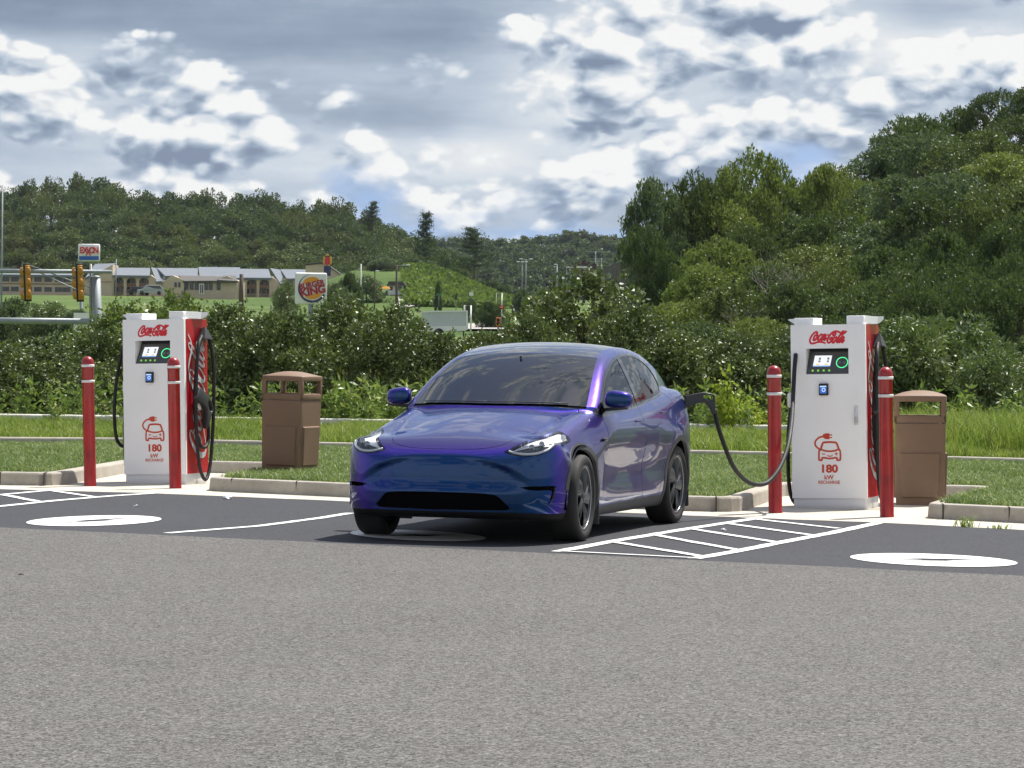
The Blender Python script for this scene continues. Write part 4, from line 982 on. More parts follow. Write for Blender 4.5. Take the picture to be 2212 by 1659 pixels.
# doors: cut lines seen from the side
FD = closed([(.705, .98), (.66, .80), (.60, .60), (.585, .42), (.60, .315), (1.0, .290), (1.74, .292), (1.78, .42), (1.80, .70), (1.80, 1.05), (1.79, 1.12), (1.3, 1.10), (.9, 1.05)], 6)
RD = closed([(1.81, .292), (2.2, .295), (2.335, .33), (2.40, .50), (2.56, .72), (2.80, .90), (2.90, 1.02), (2.90, 1.15), (2.6, 1.18), (1.82, 1.12), (1.81, .7)], 6)
for nm, D_ in (('front_door', FD), ('rear_door', RD)):
    df = poly_sdf(D_); fn = lambda x, y, z, df=df: np.maximum(df(y, z), .6-np.abs(x))
    dr, body = body.split(fn, -.0032); gp, body = body.split(fn, .0032)
    for s_ in (1, -1):
        a, dr = dr.split(lambda x, y, z: -x*s_); dd = a.build(nm, M_carpaint, car, rim=.018)
        # flush handle
        yc, zc2 = (1.62, .945) if nm == 'front_door' else (2.50, 1.005)
        xs_ = float(WZ(zc2)+TY(yc)); hb = MB()
        hb.bbox((xs_-.006, yc-.10, zc2-.011), (xs_+.006, yc+.10, zc2+.011), .005, 2, Matrix.Diagonal((s_, 1, 1, 1))); hb.build('door_handle', M_carpaint, dd)
# bumper seam beside the lamps, rear quarter seam
for fn in (lambda x, y, z: np.maximum(np.abs(z-.765+.05*(y+.35))-.0018, np.maximum(y+.28, .80-np.abs(x))),):
    gp, body = body.split(fn)
# charge port flap opening on the left rear
CP = (3.42, 1.075)
body.build('body', M_carpaint, car, rim=.018)
inner = Sh(V0, N0, F0)
for fn in (lambda x, y, z: np.maximum(np.abs(x)-.80, .98-z), lambda x, y, z: np.maximum(dlo3(x, y, z)-.016, .45-np.abs(x)), lambda x, y, z: np.maximum(rad(x, y, z, 0)-.43, .52-np.abs(x)), lambda x, y, z: np.maximum(rad(x, y, z, 2.89)-.435, .52-np.abs(x)),
           lambda x, y, z: np.maximum(hl(np.abs(x), z)+.004, y+.12), lambda x, y, z: z-.2):
    _, inner = inner.split(fn)
inner.build('inner_shell', M_shell, car, -.016)
intake.build('lower_intake', M_shell, car, -.05, rim=-.05)
gr = MB()
for k in range(5): gr.tube([(x, float(P_nose(abs(x)))+.075, .300+k*.022) for x in np.linspace(-.5, .5, 11)], .004, 5)
gr.build('intake_slats', M_shell, car)
slot_d = slot
for s_ in (1, -1):
    a, slot_d = slot_d.split(lambda x, y, z: -x*s_); a.build('air_slot', M_blackgloss, car, -.022, rim=-.022)
# head lamps: bezel, reflector bowls, light guide, clear lens
for s_ in (1, -1):
    a, lamp = lamp.split(lambda x, y, z: -x*s_)
    hd = a.build('headlight', M_lampblack, car, -.034, rim=-.034)
    inn, _ = a.split(hl_f, -.016); up_, low = inn.split(lambda x, y, z: -(z-(.768+.26*(np.abs(x)-.62))))
    up_.build('reflector', M_refl, hd, -.020); 
    dk, _ = low.split(hl_f, -.030); dk.build('projector_panel', worn('lamp inner grey', (.12, .125, .13), .3, .4, 40., metal=.6), hd, -.026)
    drl = [(.535, .742), (.58, .731), (.66, .720), (.75, .728), (.815, .757), (.842, .795)]
    pts = []
    for x_, z_ in drl:
        yy = -.9
        ys2 = np.linspace(-.9, .1, 400); fv = field_car(np.full(400, x_), ys2, np.full(400, z_)); k = int(np.argmax(fv < 0)); pts.append((s_*x_, ys2[k]+.016, z_))
    MB().tube(spline(pts, 6), .0115, 8).build('light_guide', M_led, hd)
    lm_ = MB()
    for x_, z_ in ((.70, .775), (.765, .800), (.822, .845)):
        ys2 = np.linspace(-.9, .1, 400); fv = field_car(np.full(400, x_), ys2, np.full(400, z_)); k = int(np.argmax(fv < 0))
        lm_ = MB(); lm_.lathe([(0, 0), (.018, .004), (.022, .012), (.024, .014)], 16, Matrix.Translation((s_*x_, ys2[k]+.034, z_)) @ Matrix.Rotation(R(90), 4, 'X')); lm_.build('projector', M_refl, hd)
    a.build('lens', M_lens, hd, -.001)
# wheels
def make_wheel(s_, steer, y):
    t = empty('wheel', (s_*.842, y, WZC)); t.parent = car; t.rotation_euler = (0, 0, steer); d = s_
    RT, RR = .352, .272
    Mx = Matrix.Rotation(R(90)*d, 4, 'Y')
    tp = [(RR-.004, -.115), (RR+.015, -.120), (.31, -.124), (.338, -.115), (.349, -.095), (.352, -.06), (.352, .06), (.349, .095), (.338, .115), (.31, .124), (RR+.015, .121), (RR, .112), (RR-.004, .10)]
    tt = MB(); tt.lathe(tp, 64, Mx)
    tt.build('tyre', M_tyre, t)
    rb = MB(); rb.lathe([(RR-.003, -.11), (RR-.02, -.09), (RR-.03, 0), (RR-.018, .085), (RR-.001, .105), (RR-.001, .112), (RR-.012, .113), (RR-.022, .098)], 48, Mx); rb.build('rim', M_rimk, t)
    bd = MB(); bd.lathe([(.0, .02), (.17, .02), (.17, -.01), (0, -.01)], 40, Mx); bd.build('brake_disc', mat('brake disc', (.25, .25, .26), .35, 1.), t)
    cv = MB()
    # five broad twisted blades with five slim ones between them, round a hub
    for k in range(5):
        a0 = 2*math.pi*k/5+.22
        for (da0, da1, w0, w1, zz0, zz1) in ((-.02, .30, .036, .062, .095, .088), (.52, .68, .016, .020, .088, .075)):
            V = []; n = 9
            for i in range(n):
                u = i/(n-1); r = .040+(RR-.024-.040)*u; a = a0+da0+(da1-da0)*u*u*.8; hw = w0+(w1-w0)*u
                ca, sa = math.cos(a), math.sin(a)
                for q, zq in ((-1, 0), (-.25, .010), (1, -.016)):
                    V.append((r*ca-q*hw*sa, r*sa+q*hw*ca, zz0+(zz1-zz0)*u+.012*math.sin(u*3.14)+zq))
                V.append((r*ca+hw*.9*sa, r*sa-hw*.9*ca, zz0-.03))
            F = []
            for i in range(n-1):
                for j in range(3): F.append((i*4+j, i*4+j+1, (i+1)*4+j+1, (i+1)*4+j))
            cv.add(V, F, False, Mx)
    cv.lathe([(0, .108), (.030, .107), (.046, .100), (.052, .085), (.052, .05)], 30, Mx)
    cv.lathe([(RR-.045, .086), (RR-.022, .098), (RR-.016, .100), (RR-.016, .09)], 60, Mx)
    cv.build('wheel_cover', M_rimk, t)
    MB().tube([Mx @ Vector(((RR-.020)*math.cos(a), (RR-.020)*math.sin(a), .1005)) for a in np.linspace(0, 6.283, 61)], .0035, 6, cap=False).build('rim_edge', M_chrome, t)
    return t
for s_, st, y in ((1, .055, 0.0), (-1, .055, 0.0), (1, 0, 2.89), (-1, 0, 2.89)): make_wheel(s_, st, y)
# wheel wells and mud flaps
for y in (0.0, 2.89):
    for s_ in (1, -1):
        n = 24; V = []; F = []
        for i in range(n+1):
            a = math.pi*(-.06+1.12*i/n)
            for x_ in (.56, .93): V.append((s_*x_, y+.43*math.cos(a), WZC+.43*math.sin(a)))
        F = [(2*i, 2*i+1, 2*i+3, 2*i+2) for i in range(n)]; wb = MB(); wb.add(V, F, True); wb.box((s_*.555-.004, y-.44, .18), (s_*.555+.004, y+.44, .78)); wb.build('wheel_well', M_shell, car)
        fy = y+(.435 if y < 1 else .43); fl_ = MB()
        x0, x1 = sorted((s_*.70, s_*(.945 if s_ > 0 else .90))); fl_.bbox((x0, fy, .135 if y > 1 else .115), (x1, fy+.014, .46), .005, 2); fl_.build('mud_flap', M_trim, car)
# mirrors
for s_ in (1, -1):
    t = empty('door_mirror', (s_*.985, .865, 1.128)); t.parent = car; t.rotation_euler = (0, 0, -.10*s_)
    bm = bmesh.new(); bmesh.ops.create_uvsphere(bm, u_segments=32, v_segments=20, radius=1)
    for v in bm.verts:
        q = v.co; q = Vector((math.copysign(abs(q.x)**.62, q.x), math.copysign(abs(q.y)**.85, q.y), math.copysign(abs(q.z)**.66, q.z)))
        x_ = q.x*s_
        zz_ = q.z*(.098-.026*(x_+1)*.5) if q.z > 0 else q.z*.060
        yy = q.y*(.085 if q.y < 0 else .05)*(1-.18*(x_+1)*.5)
        v.co = Vector((s_*x_*.112, yy+(x_*.02), zz_+.004))
    for f in bm.faces: f.smooth = True
    me = bpy.data.meshes.new('mirror_housing'); bm.to_mesh(me); bm.free(); link('mirror_housing', me, M_carpaint, t)
    q = MB(); q.bbox((-.10, .047, -.045), (.10, .056, .052), .012, 3); q.build('mirror_glass', mat('mirror glass', (.6, .62, .65), .03, 1.), t)
    q = MB(); q.tube([(-s_*.165, .0, -.075), (-s_*.10, -.03, -.068), (0, -.045, -.064), (s_*.09, -.03, -.058)], .013, 8, radii=[.017, .014, .012, .008]); q.build('mirror_stalk', M_trim, t)
# charge port flap, socket and the plug in it
pv = Vector((.845, 3.37, 1.125))
q = MB(); q.add([(0, 0, 0), (.02, .09, .02), (.075, .115, .055), (.10, .06, .060), (.082, .0, .050)], [(0, 1, 2, 3, 4)]); q.add([(0, 0, -.006), (.02, .09, .014), (.075, .115, .049), (.10, .06, .054), (.082, .0, .044)], [(4, 3, 2, 1, 0)])
fl_ = q.build('charge_flap', M_carpaint, car); fl_.location = pv+Vector((-.02, .02, .02))
q = MB(); q.bbox((-.05, -.06, -.06), (.03, .05, .05), .02, 3); so_ = q.build('charge_socket', M_trim, car); so_.location = pv+Vector((-.02, .05, -.05))
# cabin
q = MB(); q.add([(x, y, z) for (y, z) in ((.66, 1.035), (1.02, 1.03), (1.10, .96), (1.10, .70)) for x in (-.72, .72)], [(0, 1, 3, 2), (2, 3, 5, 4), (4, 5, 7, 6)]); q.build('dashboard', M_int_l, car)
q = MB(); q.bbox((-.19, 1.02, 1.0), (.19, 1.045, 1.2), .01, 2); q.build('centre_screen', M_blackgloss, car)
q = MB(); tm = Matrix.Translation((.38, 1.20, 1.03)) @ Matrix.Rotation(R(66), 4, 'X')
q.tube([tm @ Vector((.18*math.cos(a), .18*math.sin(a), 0)) for a in np.linspace(0, 6.283, 41)], .013, 8, cap=False); q.tube([tm @ Vector((-.17, 0, 0)), tm @ Vector((.17, 0, 0))], .018, 8); q.tube([tm @ Vector((0, 0, 0)), tm @ Vector((0, -.17, 0))], .016, 8); q.build('steering_wheel', M_int_l, car)
for sx_, y in ((.37, 1.75), (-.37, 1.75), (.37, 2.65), (-.37, 2.65), (0, 2.65)):
    q = MB(); q.bbox((sx_-.24, y-.25, .50), (sx_+.24, y+.22, .68), .05, 3); q.bbox((sx_-.23, y+.12, .62), (sx_+.23, y+.28, 1.16), .05, 3); q.bbox((sx_-.13, y+.17, 1.17), (sx_+.13, y+.27, 1.33), .04, 3); q.build('seat', M_int, car)
q = MB(); q.bbox((-.12, 1.20, 1.375), (.12, 1.235, 1.435), .012, 2); q.tube([(0, 1.22, 1.42), (0, 1.20, 1.50)], .012, 6); q.build('rear_view_mirror', M_blackgloss, car)
# wipers
for xs_ in ((-.10, .62), (-.66, -.05)):
    pts = []
    for x_ in np.linspace(*xs_, 7): pts.append((x_, y_cowl(x_)+.035, float(np.interp(0, [0], [0]))))
    P2 = []
    for x_, y_, _ in pts:
        zz_ = np.linspace(.9, 1.5, 500); fv = field_car(np.full(500, x_), np.full(500, y_), zz_); k = int(np.argmax(fv > 0)); P2.append((x_, y_, zz_[k]+.012))
    MB().tube(P2, .005, 6).build('wiper', M_trim, car)
# side camera housings on the wings
for s_ in (1, -1): MB().bbox((min(s_*.945, s_*.972), .50, .80), (max(s_*.945, s_*.972), .60, .825), .008, 2).build('side_camera', M_blackgloss, car)
M_badge = mat('grey badge', (.35, .36, .38), .25, .9)

# ------------------------------------------------------------------ cable from the right charging station to the car
def W2L(o, p):                                                # world point -> local space of an object
    return o_inv(o) @ Vector(tuple(float(c) for c in p))
def o_inv(o):
    m = Matrix.Translation(o.location) @ o.rotation_euler.to_matrix().to_4x4() @ Matrix.Diagonal((*o.scale, 1)); return m.inverted()
cab_pts = [PD(1543, 884, 27.75), PD(1550, 917, 27.8), PD(1565, 963, 27.95), PD(1584, 1007, 28.15), PD(1607, 1035, 28.35), PD(1632, 1046.5, 28.5), PD(1658, 1042, 28.65), PD(1681, 1016, 28.8), PD(1697, 980, 29.0), PD(1705.5, 946, 29.2), PD(1711, 900, 29.6), PD(1713.5, 850, 29.9), PD(1716, 800, 30.05), PD(1719, 765, 30.15)]
MB().tube([W2L(chR, p) for p in spline(cab_pts, 8)], .0215, 10).build('charging_cable', M_rub, chR)
pl = link('charging_plug', plug_mesh('charging_plug', 1, .055), M_plug, chR)
a = PD(1479, 867, 27.72); b = PD(1543, 866, 27.72); xd = Vector(b-a).normalized(); kk = np.linalg.norm(b-a)/.285
wm = Matrix.Translation(Vector(a)) @ Matrix(((xd.x, 0, 0, 0), (xd.y, 1, 0, 0), (xd.z, 0, 1, 0), (0, 0, 0, 1))) @ Matrix.Scale(.95, 4)
pl.matrix_local = o_inv(chR) @ wm
MB().tube([W2L(chR, PD(1719, 770, 30.2)), W2L(chR, PD(1717, 790, 30.2))], .02, 8).build('cable_collar', mat('blue collar', (.02, .12, .45), .5), chR)

# ------------------------------------------------------------------ vegetation
M_shrub = [leafmat('glossy shrub leaves', (.030, .055, .014), (.085, .122, .030), (.24, .27, .08), .46, .16, .6, .9, .15),
           leafmat('yellow green shrub leaves', (.065, .110, .018), (.135, .185, .030), (.26, .28, .06), .46, .26, .6, .9, .15),
           leafmat('long pale shrub leaves', (.05, .090, .024), (.115, .165, .045), (.24, .27, .10), .46, .20, .6, .9, .15)]
M_tree = leafmat('hill tree leaves', (.026, .055, .014), (.062, .100, .024), (.15, .18, .055), .55, .18, .3, .10, .45)
M_tree_near = leafmat('near tree leaves', (.032, .058, .014), (.085, .122, .026), (.22, .245, .06), .5, .16, .35, .22, .55)
M_pine = leafmat('pine needles', (.012, .030, .014), (.026, .050, .022), (.05, .08, .03), .6, .15, .3, .4, .1)

def leaves(C, L, W, r, up=.25, droop=.2, out=None):           # folded leaves (two quads each) at points C
    n = len(C); d = r.normal(size=(n, 3)); 
    if out is not None: d = d*.8+out*.9
    d[:, 2] += up-droop; d /= np.linalg.norm(d, axis=1)[:, None]
    q = r.normal(size=(n, 3)); q[:, 2] *= .5; s_ = np.cross(d, q); s_ /= np.linalg.norm(s_, axis=1)[:, None]+1e-9
    nrm = np.cross(s_, d); L_ = L*r.uniform(.6, 1.3, n)[:, None]; W_ = W*r.uniform(.7, 1.25, n)[:, None]
    a = C; tip = C+d*L_; m1 = C+d*L_*.45+s_*W_/2+nrm*W_*.16; m2 = C+d*L_*.45-s_*W_/2+nrm*W_*.16
    V = np.stack([a, m1, tip, m2], 1).reshape(-1, 3); i = np.arange(n)*4
    F = np.stack([i, i+1, i+2, i+3], 1); return V, F
def crown_points(r, n, lobes, shell=.72):                     # lobes (centre, radii): points mostly near their skins
    V_ = np.array([l[1][0]*l[1][1]*l[1][2] for l in lobes])**.66; k = r.choice(len(lobes), n, p=V_/V_.sum())
    d = r.normal(size=(n, 3)); d /= np.linalg.norm(d, axis=1)[:, None]; rad_ = shell+(1.03-shell)*r.random(n)**.7
    deep = r.random(n) < .16; rad_[deep] *= r.random(deep.sum())**.4
    c = np.array([l[0] for l in lobes]); q = np.array([l[1] for l in lobes]); return c[k]+d*q[k]*rad_[:, None], d
def gappy(r, Pn, f, thr=-.25):                                # drops leaves where a noise says so: holes and ragged edges
    v = np.zeros(len(Pn))
    for k in range(6):
        a = r.normal(size=3); a /= np.linalg.norm(a); b = r.normal(size=3); b /= np.linalg.norm(b); ff = f*1.6**(k//2)
        v += np.sin(Pn@a*ff+r.uniform(0, 6))*np.sin(Pn@b*ff+r.uniform(0, 6))
    return v > thr
def trunk_mesh(name, h, r0, limbs, r, bend=.3):
    mb = MB(); pts = [(0, 0, -.3)]; x = y = 0
    for i in range(1, 7): x += r.normal()*bend*.12*h/6; y += r.normal()*bend*.12*h/6; pts.append((x, y, h*i/6))
    mb.tube(pts, r0, 8, radii=[r0*(1.15-.85*i/6) for i in range(7)])
    for l in limbs:
        i = r.integers(2, 6); p = np.array(pts[i]); e_ = np.array(l, float); m = (p+e_)/2+np.array([0, 0, -.06*h*r.random()])
        mb.tube([p, m, e_], .1, 6, radii=[r0*.42, r0*.26, r0*.08])
    return mb
def build_mesh(mb, name, m):
    me = bpy.data.meshes.new(name); me.from_pydata([tuple(v) for v in mb.v], [], mb.f); me.polygons.foreach_set('use_smooth', mb.sm); me.materials.append(m); me.update(); return me
def plant_proto(seed, kind):
    r = np.random.default_rng(seed); lobes = []; limbs = []
    if kind == 'shrub':                                       # unit: 1 m half width, 2 m high
        for k in range(15):
            a = r.uniform(0, 6.28); d = (k+.5)**.5/15**.5*.74; z = (1.50*(1-.62*d*d))*(r.uniform(.86, 1.0) if k % 2 == 0 else r.uniform(.35, .8))
            s_ = r.uniform(.28, .40); lobes.append(((math.cos(a)*d, math.sin(a)*d, z), (s_, s_, s_*r.uniform(.8, 1.2))))
        for k in range(9): a = r.uniform(0, 6.28); lobes.append(((math.cos(a)*.7, math.sin(a)*.7, .3+.2*r.random()), (.34, .34, .36)))
        Pn, d = crown_points(r, 27000, lobes); k = gappy(r, Pn, 6.0, -.55); Pn, d = Pn[k], d[k]
        # whippy shoots standing above the outline
        sh = []
        for _ in range(70):
            a = r.uniform(0, 6.28); q = r.random()*.9; x0, y0 = math.cos(a)*q*.85, math.sin(a)*q*.85; z0 = 1.55*(1-.5*q*q); hh = r.uniform(.16, .36); t = r.random((26, 1))
            sh.append(np.array([x0, y0, z0])+t*np.array([r.normal()*.12, r.normal()*.12, hh])+r.normal(size=(26, 3))*.020)
        S_ = np.concatenate(sh); Pn = np.concatenate([Pn, S_]); d = np.concatenate([d, np.tile([0, 0, .4], (len(S_), 1))])
        V, F = leaves(Pn, .066, .036, r, .15, .35, d); limbs = [l[0] for l in lobes[:12]]; h = 1.2; r0 = .035
    elif kind == 'long':
        for k in range(16):
            a = r.uniform(0, 6.28); d = (k+.5)**.5/4.*.74; z = (1.50*(1-.60*d*d))*(r.uniform(.86, 1.0) if k % 2 == 0 else r.uniform(.35, .8)); s_ = r.uniform(.28, .40); lobes.append(((math.cos(a)*d, math.sin(a)*d, z), (s_, s_, s_)))
        Pn, d = crown_points(r, 14000, lobes); k = gappy(r, Pn, 5.0, -1.0); Pn, d = Pn[k], d[k]
        V, F = leaves(Pn, .12, .034, r, .0, .55, d); limbs = [l[0] for l in lobes[:12]]; h = 1.2; r0 = .04
    elif kind == 'broad':                                     # unit crown: 1 m radius, 2 m high tree
        for k in range(20):
            a = r.uniform(0, 6.28); d = (k+.5)**.5/20**.5*.72; z = (1.62*(1-.50*d*d))*(r.uniform(.86, 1.0) if k % 2 == 0 else r.uniform(.35, .85)); s_ = r.uniform(.20, .36)
            lobes.append(((math.cos(a)*d, math.sin(a)*d, z), (s_*1.1, s_*1.1, s_*.85)))
        Pn, d = crown_points(r, 6200, lobes, .62); k = gappy(r, Pn, 6.0, -.6); Pn, d = Pn[k], d[k]
        V, F = leaves(Pn, .080, .058, r, .1, .3, d); limbs = [l[0] for l in lobes[:10]]; h = 1.3; r0 = .05
    elif kind == 'big':                                       # finer crown for the near hillside
        for k in range(34):
            a = r.uniform(0, 6.28); d = (k+.5)**.5/34**.5*.82; z = (1.66*(1-.52*d*d))*(r.uniform(.86, 1.0) if k % 2 == 0 else r.uniform(.25, .85)); s_ = r.uniform(.16, .28)
            lobes.append(((math.cos(a)*d, math.sin(a)*d, z), (s_*1.15, s_*1.15, s_*.8)))
        Pn, d = crown_points(r, 19000, lobes, .60); k = gappy(r, Pn, 7.0, -.35); Pn, d = Pn[k], d[k]
        sh = []
        for _ in range(110):
            a = r.uniform(0, 6.28); q = r.random()**.5*.85; t = r.random((16, 1)); tip = np.array([math.cos(a)*.12, math.sin(a)*.12, r.uniform(.03, .09)])
            sh.append(np.array([math.cos(a)*q, math.sin(a)*q, 1.62*(1-.33*q*q)])+t*tip+r.normal(size=(16, 3))*.010)
        S_ = np.concatenate(sh); Pn = np.concatenate([Pn, S_]); d = np.concatenate([d, np.tile([0, 0, .5], (len(S_), 1))])
        V, F = leaves(Pn, .052, .030, r, .1, .3, d); limbs = [l[0] for l in lobes[:16]]; h = 1.35; r0 = .035
    elif kind == 'pine':
        P2 = []
        for lv in range(9):
            z = .75+lv*.145; rad_ = (.52-.045*lv)*r.uniform(.8, 1.15)
            for b in range(6):
                a = r.uniform(0, 6.28); t = r.random((115, 1)); tip = np.array([math.cos(a)*rad_, math.sin(a)*rad_, .10+.05*r.random()])
                P2.append(np.array([0, 0, z])+t**.7*tip+r.normal(size=(115, 3))*np.array([.045, .045, .022])*(.4+t))
        Pn = np.concatenate(P2); V, F = leaves(Pn, .055, .022, r, .4, .0); d = 0; h = 1.95; r0 = .03
    elif kind == 'sapling':
        P2 = []
        for st in range(9):
            a = r.uniform(0, 6.28); q = r.random()*.28; hh = 1.0-.75*(st/9.)*r.uniform(.7, 1.1); t = r.random((70, 1)); x0, y0 = r.normal(size=2)*.05
            P2.append(np.array([x0, y0, 0])+t*np.array([math.cos(a)*q, math.sin(a)*q, hh])+r.normal(size=(70, 3))*[.07, .07, .03])
        Pn = np.concatenate(P2); V, F = leaves(Pn, .095, .060, r, .15, .3); h = .95; r0 = .012
    elif kind == 'weed':
        P2 = []; 
        for st in range(5):
            x0, y0 = r.normal(size=2)*.10; hh = r.uniform(.6, 1.0); t = r.random((26, 1)); P2.append(np.array([x0, y0, 0])+t*np.array([r.normal()*.12, r.normal()*.12, hh]))
        Pn = np.concatenate(P2); V, F = leaves(Pn, .17, .055, r, .25, .1); h = .9; r0 = .012
    m = {'shrub': M_shrub[0], 'long': M_shrub[2], 'broad': M_tree, 'big': M_tree_near, 'pine': M_pine, 'weed': M_weed, 'sapling': M_weed}[kind]
    cm = fast_mesh('foliage', V, F); cm.materials.append(m)
    tm = build_mesh(trunk_mesh('trunk', h, r0, limbs, r), 'trunk', M_bark)
    return cm, tm
def plant(name, proto, loc, sx, sz, rz, label, cat, group=None, mat_=None, part='crown', sy=None):
    t = empty(name, loc, rz, label, cat, group); t.scale = (sx, sy or sx, sz)
    c = link(part, proto[0], None, t); k = link('trunk' if part == 'crown' else 'stem', proto[1], None, t)
    if mat_ is not None: c.material_slots[0].link = 'OBJECT'; c.material_slots[0].material = mat_
    return t
SH = [plant_proto(s_, 'shrub') for s_ in (11, 12, 13, 14)]; LG = [plant_proto(s_, 'long') for s_ in (21, 22)]
BR = [plant_proto(s_, 'broad') for s_ in (31, 32, 33, 34, 35)]; BG = [plant_proto(s_, 'big') for s_ in (41, 42, 43, 44)]
PN = [plant_proto(s_, 'pine') for s_ in (51, 52)]; WD = [plant_proto(s_, 'weed') for s_ in (61, 62, 63)]

# hedge of big glossy bushes behind the low wall: (centre x, half width, top) in the 2212 px picture, distance
BUSH = [(-60, 120, 700, 58, 0, 'dull tan green bush at the left edge below the traffic signal arm', 1),
 (90, 120, 728, 59.5, 0, 'low dark bush behind the leftmost bollard', 0), (215, 90, 712, 62, 0, 'narrow bush behind the left charging station cables', 0),
 (270, 110, 650, 64, 1, 'pale green bush directly above the left charging station', 0), (375, 120, 632, 62, 1, 'yellow green bush behind the left charging station roof', 1),
 (500, 110, 655, 59, 0, 'dark glossy bush just right of the left charging station', 0), (620, 110, 668, 58, 0, 'dark glossy bush behind the corner on litter bin', 0),
 (745, 120, 636, 60, 0, 'tall bush below the burger sign', 0), (850, 110, 655, 58, 0, 'glossy bush above the left door mirror of the car', 0),
 (960, 90, 716, 58, 0, 'low bush behind the left edge of the windscreen', 0), (1060, 90, 712, 60, 0, 'low bush below the grey trailer, behind the car roof', 1),
 (1150, 90, 672, 58, 0, 'bush at the left foot of the big domed bush', 0), (1262, 185, 578, 61, 0, 'big domed bush rising highest behind the car roof', 0),
 (1375, 110, 655, 58, 0, 'bush sloping down behind the rear window of the car', 0), (1470, 110, 712, 57.5, 0, 'dark bush behind the rear of the car', 0),
 (1590, 110, 716, 58, 0, 'bush behind the plug and the cable', 0), (1705, 90, 722, 58, 0, 'bush beside the left edge of the right charging station', 0),
 (1830, 110, 728, 60, 0, 'bush hidden mostly by the right charging station', 0),
 (1960, 110, 672, 57, 2, 'long leaved bush above the square on litter bin', 0), (2050, 120, 650, 58, 2, 'tall long leaved bush behind the square on litter bin', 0),
 (2140, 90, 742, 56, 2, 'low long leaved bush right of the square on litter bin', 0), (2240, 110, 755, 58, 0, 'bush at the right picture edge', 1)]
for k, (cx, hw, top, dist, kind, label, tint) in enumerate(BUSH):
    b = PD(cx, 760, dist); zt = PD(cx, top, dist)[2]; sx = hw/F_PX*dist*1.28; sz = zt/1.84
    plant('bush', (LG if kind == 2 else SH)[k % (2 if kind == 2 else 4)], (b[0], b[1], .0), sx, sz, k*1.7, label, 'bush', 'bushes along the low wall', M_shrub[1] if (kind == 1) else None, 'foliage', sy=min(sx, 1.9))
# a second, darker row just behind closes the hedge
for k, (cx, top, dist) in enumerate(((30, 745, 63), (150, 735, 64), (470, 690, 64), (560, 690, 63), (690, 690, 63), (800, 690, 63), (910, 715, 62), (1010, 730, 62), (1110, 715, 62), (1200, 680, 63), (1320, 640, 63), (1420, 690, 63), (1530, 735, 62), (1640, 735, 62), (1760, 740, 62), (1900, 700, 61), (2090, 720, 61), (2190, 765, 60))):
    b = PD(cx, 760, dist); zt = PD(cx, top, dist)[2]
    plant('bush', SH[(k+2) % 4], (b[0], b[1], 0), 1.05, zt/1.86, k*2.3, 'dark bush of the back row showing in a gap at '+('the far left', 'the left', 'the middle', 'the right')[min(3, cx//560)], 'bush', 'dark bushes of the back row', None, 'foliage')
# leafy weeds between the wall and the bushes
rw = np.random.default_rng(5); WP = []
for k in range(150):
    x = rw.uniform(-11.0, 10.2); yw = np.interp(x, [p[0] for p in WALL], [p[1] for p in WALL]); WP.append((x, yw+(.45 if k % 3 else -.35)+abs(rw.normal())*.8))
Vs, Fs, o_ = [], [], 0
for k, (x, y) in enumerate(WP):
    s_ = rw.uniform(.45, 1.0); me = WD[k % 3][0]; n = len(me.vertices); co = np.empty(n*3, np.float32); me.vertices.foreach_get('co', co); co = co.reshape(-1, 3)
    a = rw.uniform(0, 6.28); Rm = np.array([[math.cos(a), -math.sin(a), 0], [math.sin(a), math.cos(a), 0], [0, 0, 1]]); Vs.append(co@Rm.T*s_*1.05+[x, y, .1]); Fs.append(np.arange(n).reshape(-1, 4)+o_); o_ += n
wd = link('weeds', fast_mesh('weeds', np.concatenate(Vs), np.concatenate(Fs)), M_weed); tag(wd, 'bright leafy weeds growing at the foot of the bushes behind the low wall', 'weeds', kind='stuff')
# the bright young sapling right of the plug
p = PD(1568, 880, 52.6)
M_sap = leafmat('bright yellow green leaves', (.22, .30, .03), (.38, .46, .04), (.55, .58, .08), .45, .35, .4, 2., 0)
SP = plant_proto(71, 'sapling')
plant('sapling', SP, (p[0]-.05, p[1]-1.0, .15), 1.0, 1.16, .4, 'bright yellow green sapling behind the hanging cable', 'sapling', None, M_sap, 'foliage')
plant('sapling', SP, (p[0]+.40, p[1]-.9, .15), .9, .66, 2.4, 'shorter bright green sapling just right of the taller one behind the cable', 'sapling', None, M_sap, 'foliage')

# big trees on the right hand hillside: rows from front to back, crowns on a grid with some disorder
rt = np.random.default_rng(9); KIND = ['broad leaved tree in the wood on the right hand hillside']
def tree_at(px, top, dist, wpx, label, proto, cat='tree', group=None, mat_=None, name='tree', foot=None, rz=None):
    g_ = PD(px, 760, dist); zb = T(g_[0], g_[1]) if foot is None else foot; zt = PD(px, top, dist)[2]; h_ = max(zt-zb, 2.5)
    sx = wpx/F_PX*dist
    return plant(name, proto, (g_[0], g_[1], zb-.05), sx, h_/1.86, rt.uniform(0, 6.28) if rz is None else rz, label, cat, group, mat_)
OUT = [(1370, 470), (1400, 352), (1440, 345), (1500, 335), (1560, 300), (1610, 285), (1680, 300), (1712, 365), (1760, 345), (1830, 318), (1880, 300), (1930, 232), (1990, 215), (2050, 210), (2110, 190), (2170, 178), (2240, 165)]
ox = [o[0] for o in OUT]; oy = [o[1] for o in OUT]
M_t2 = leafmat('light tree leaves', (.055, .090, .018), (.125, .165, .032), (.25, .27, .065), .5, .33, .35, .3, .25)
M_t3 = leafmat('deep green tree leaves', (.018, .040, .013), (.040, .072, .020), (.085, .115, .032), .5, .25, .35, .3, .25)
M_t4 = leafmat('blue green tree leaves', (.035, .065, .030), (.075, .112, .055), (.14, .175, .09), .5, .25, .35, .3, .2)
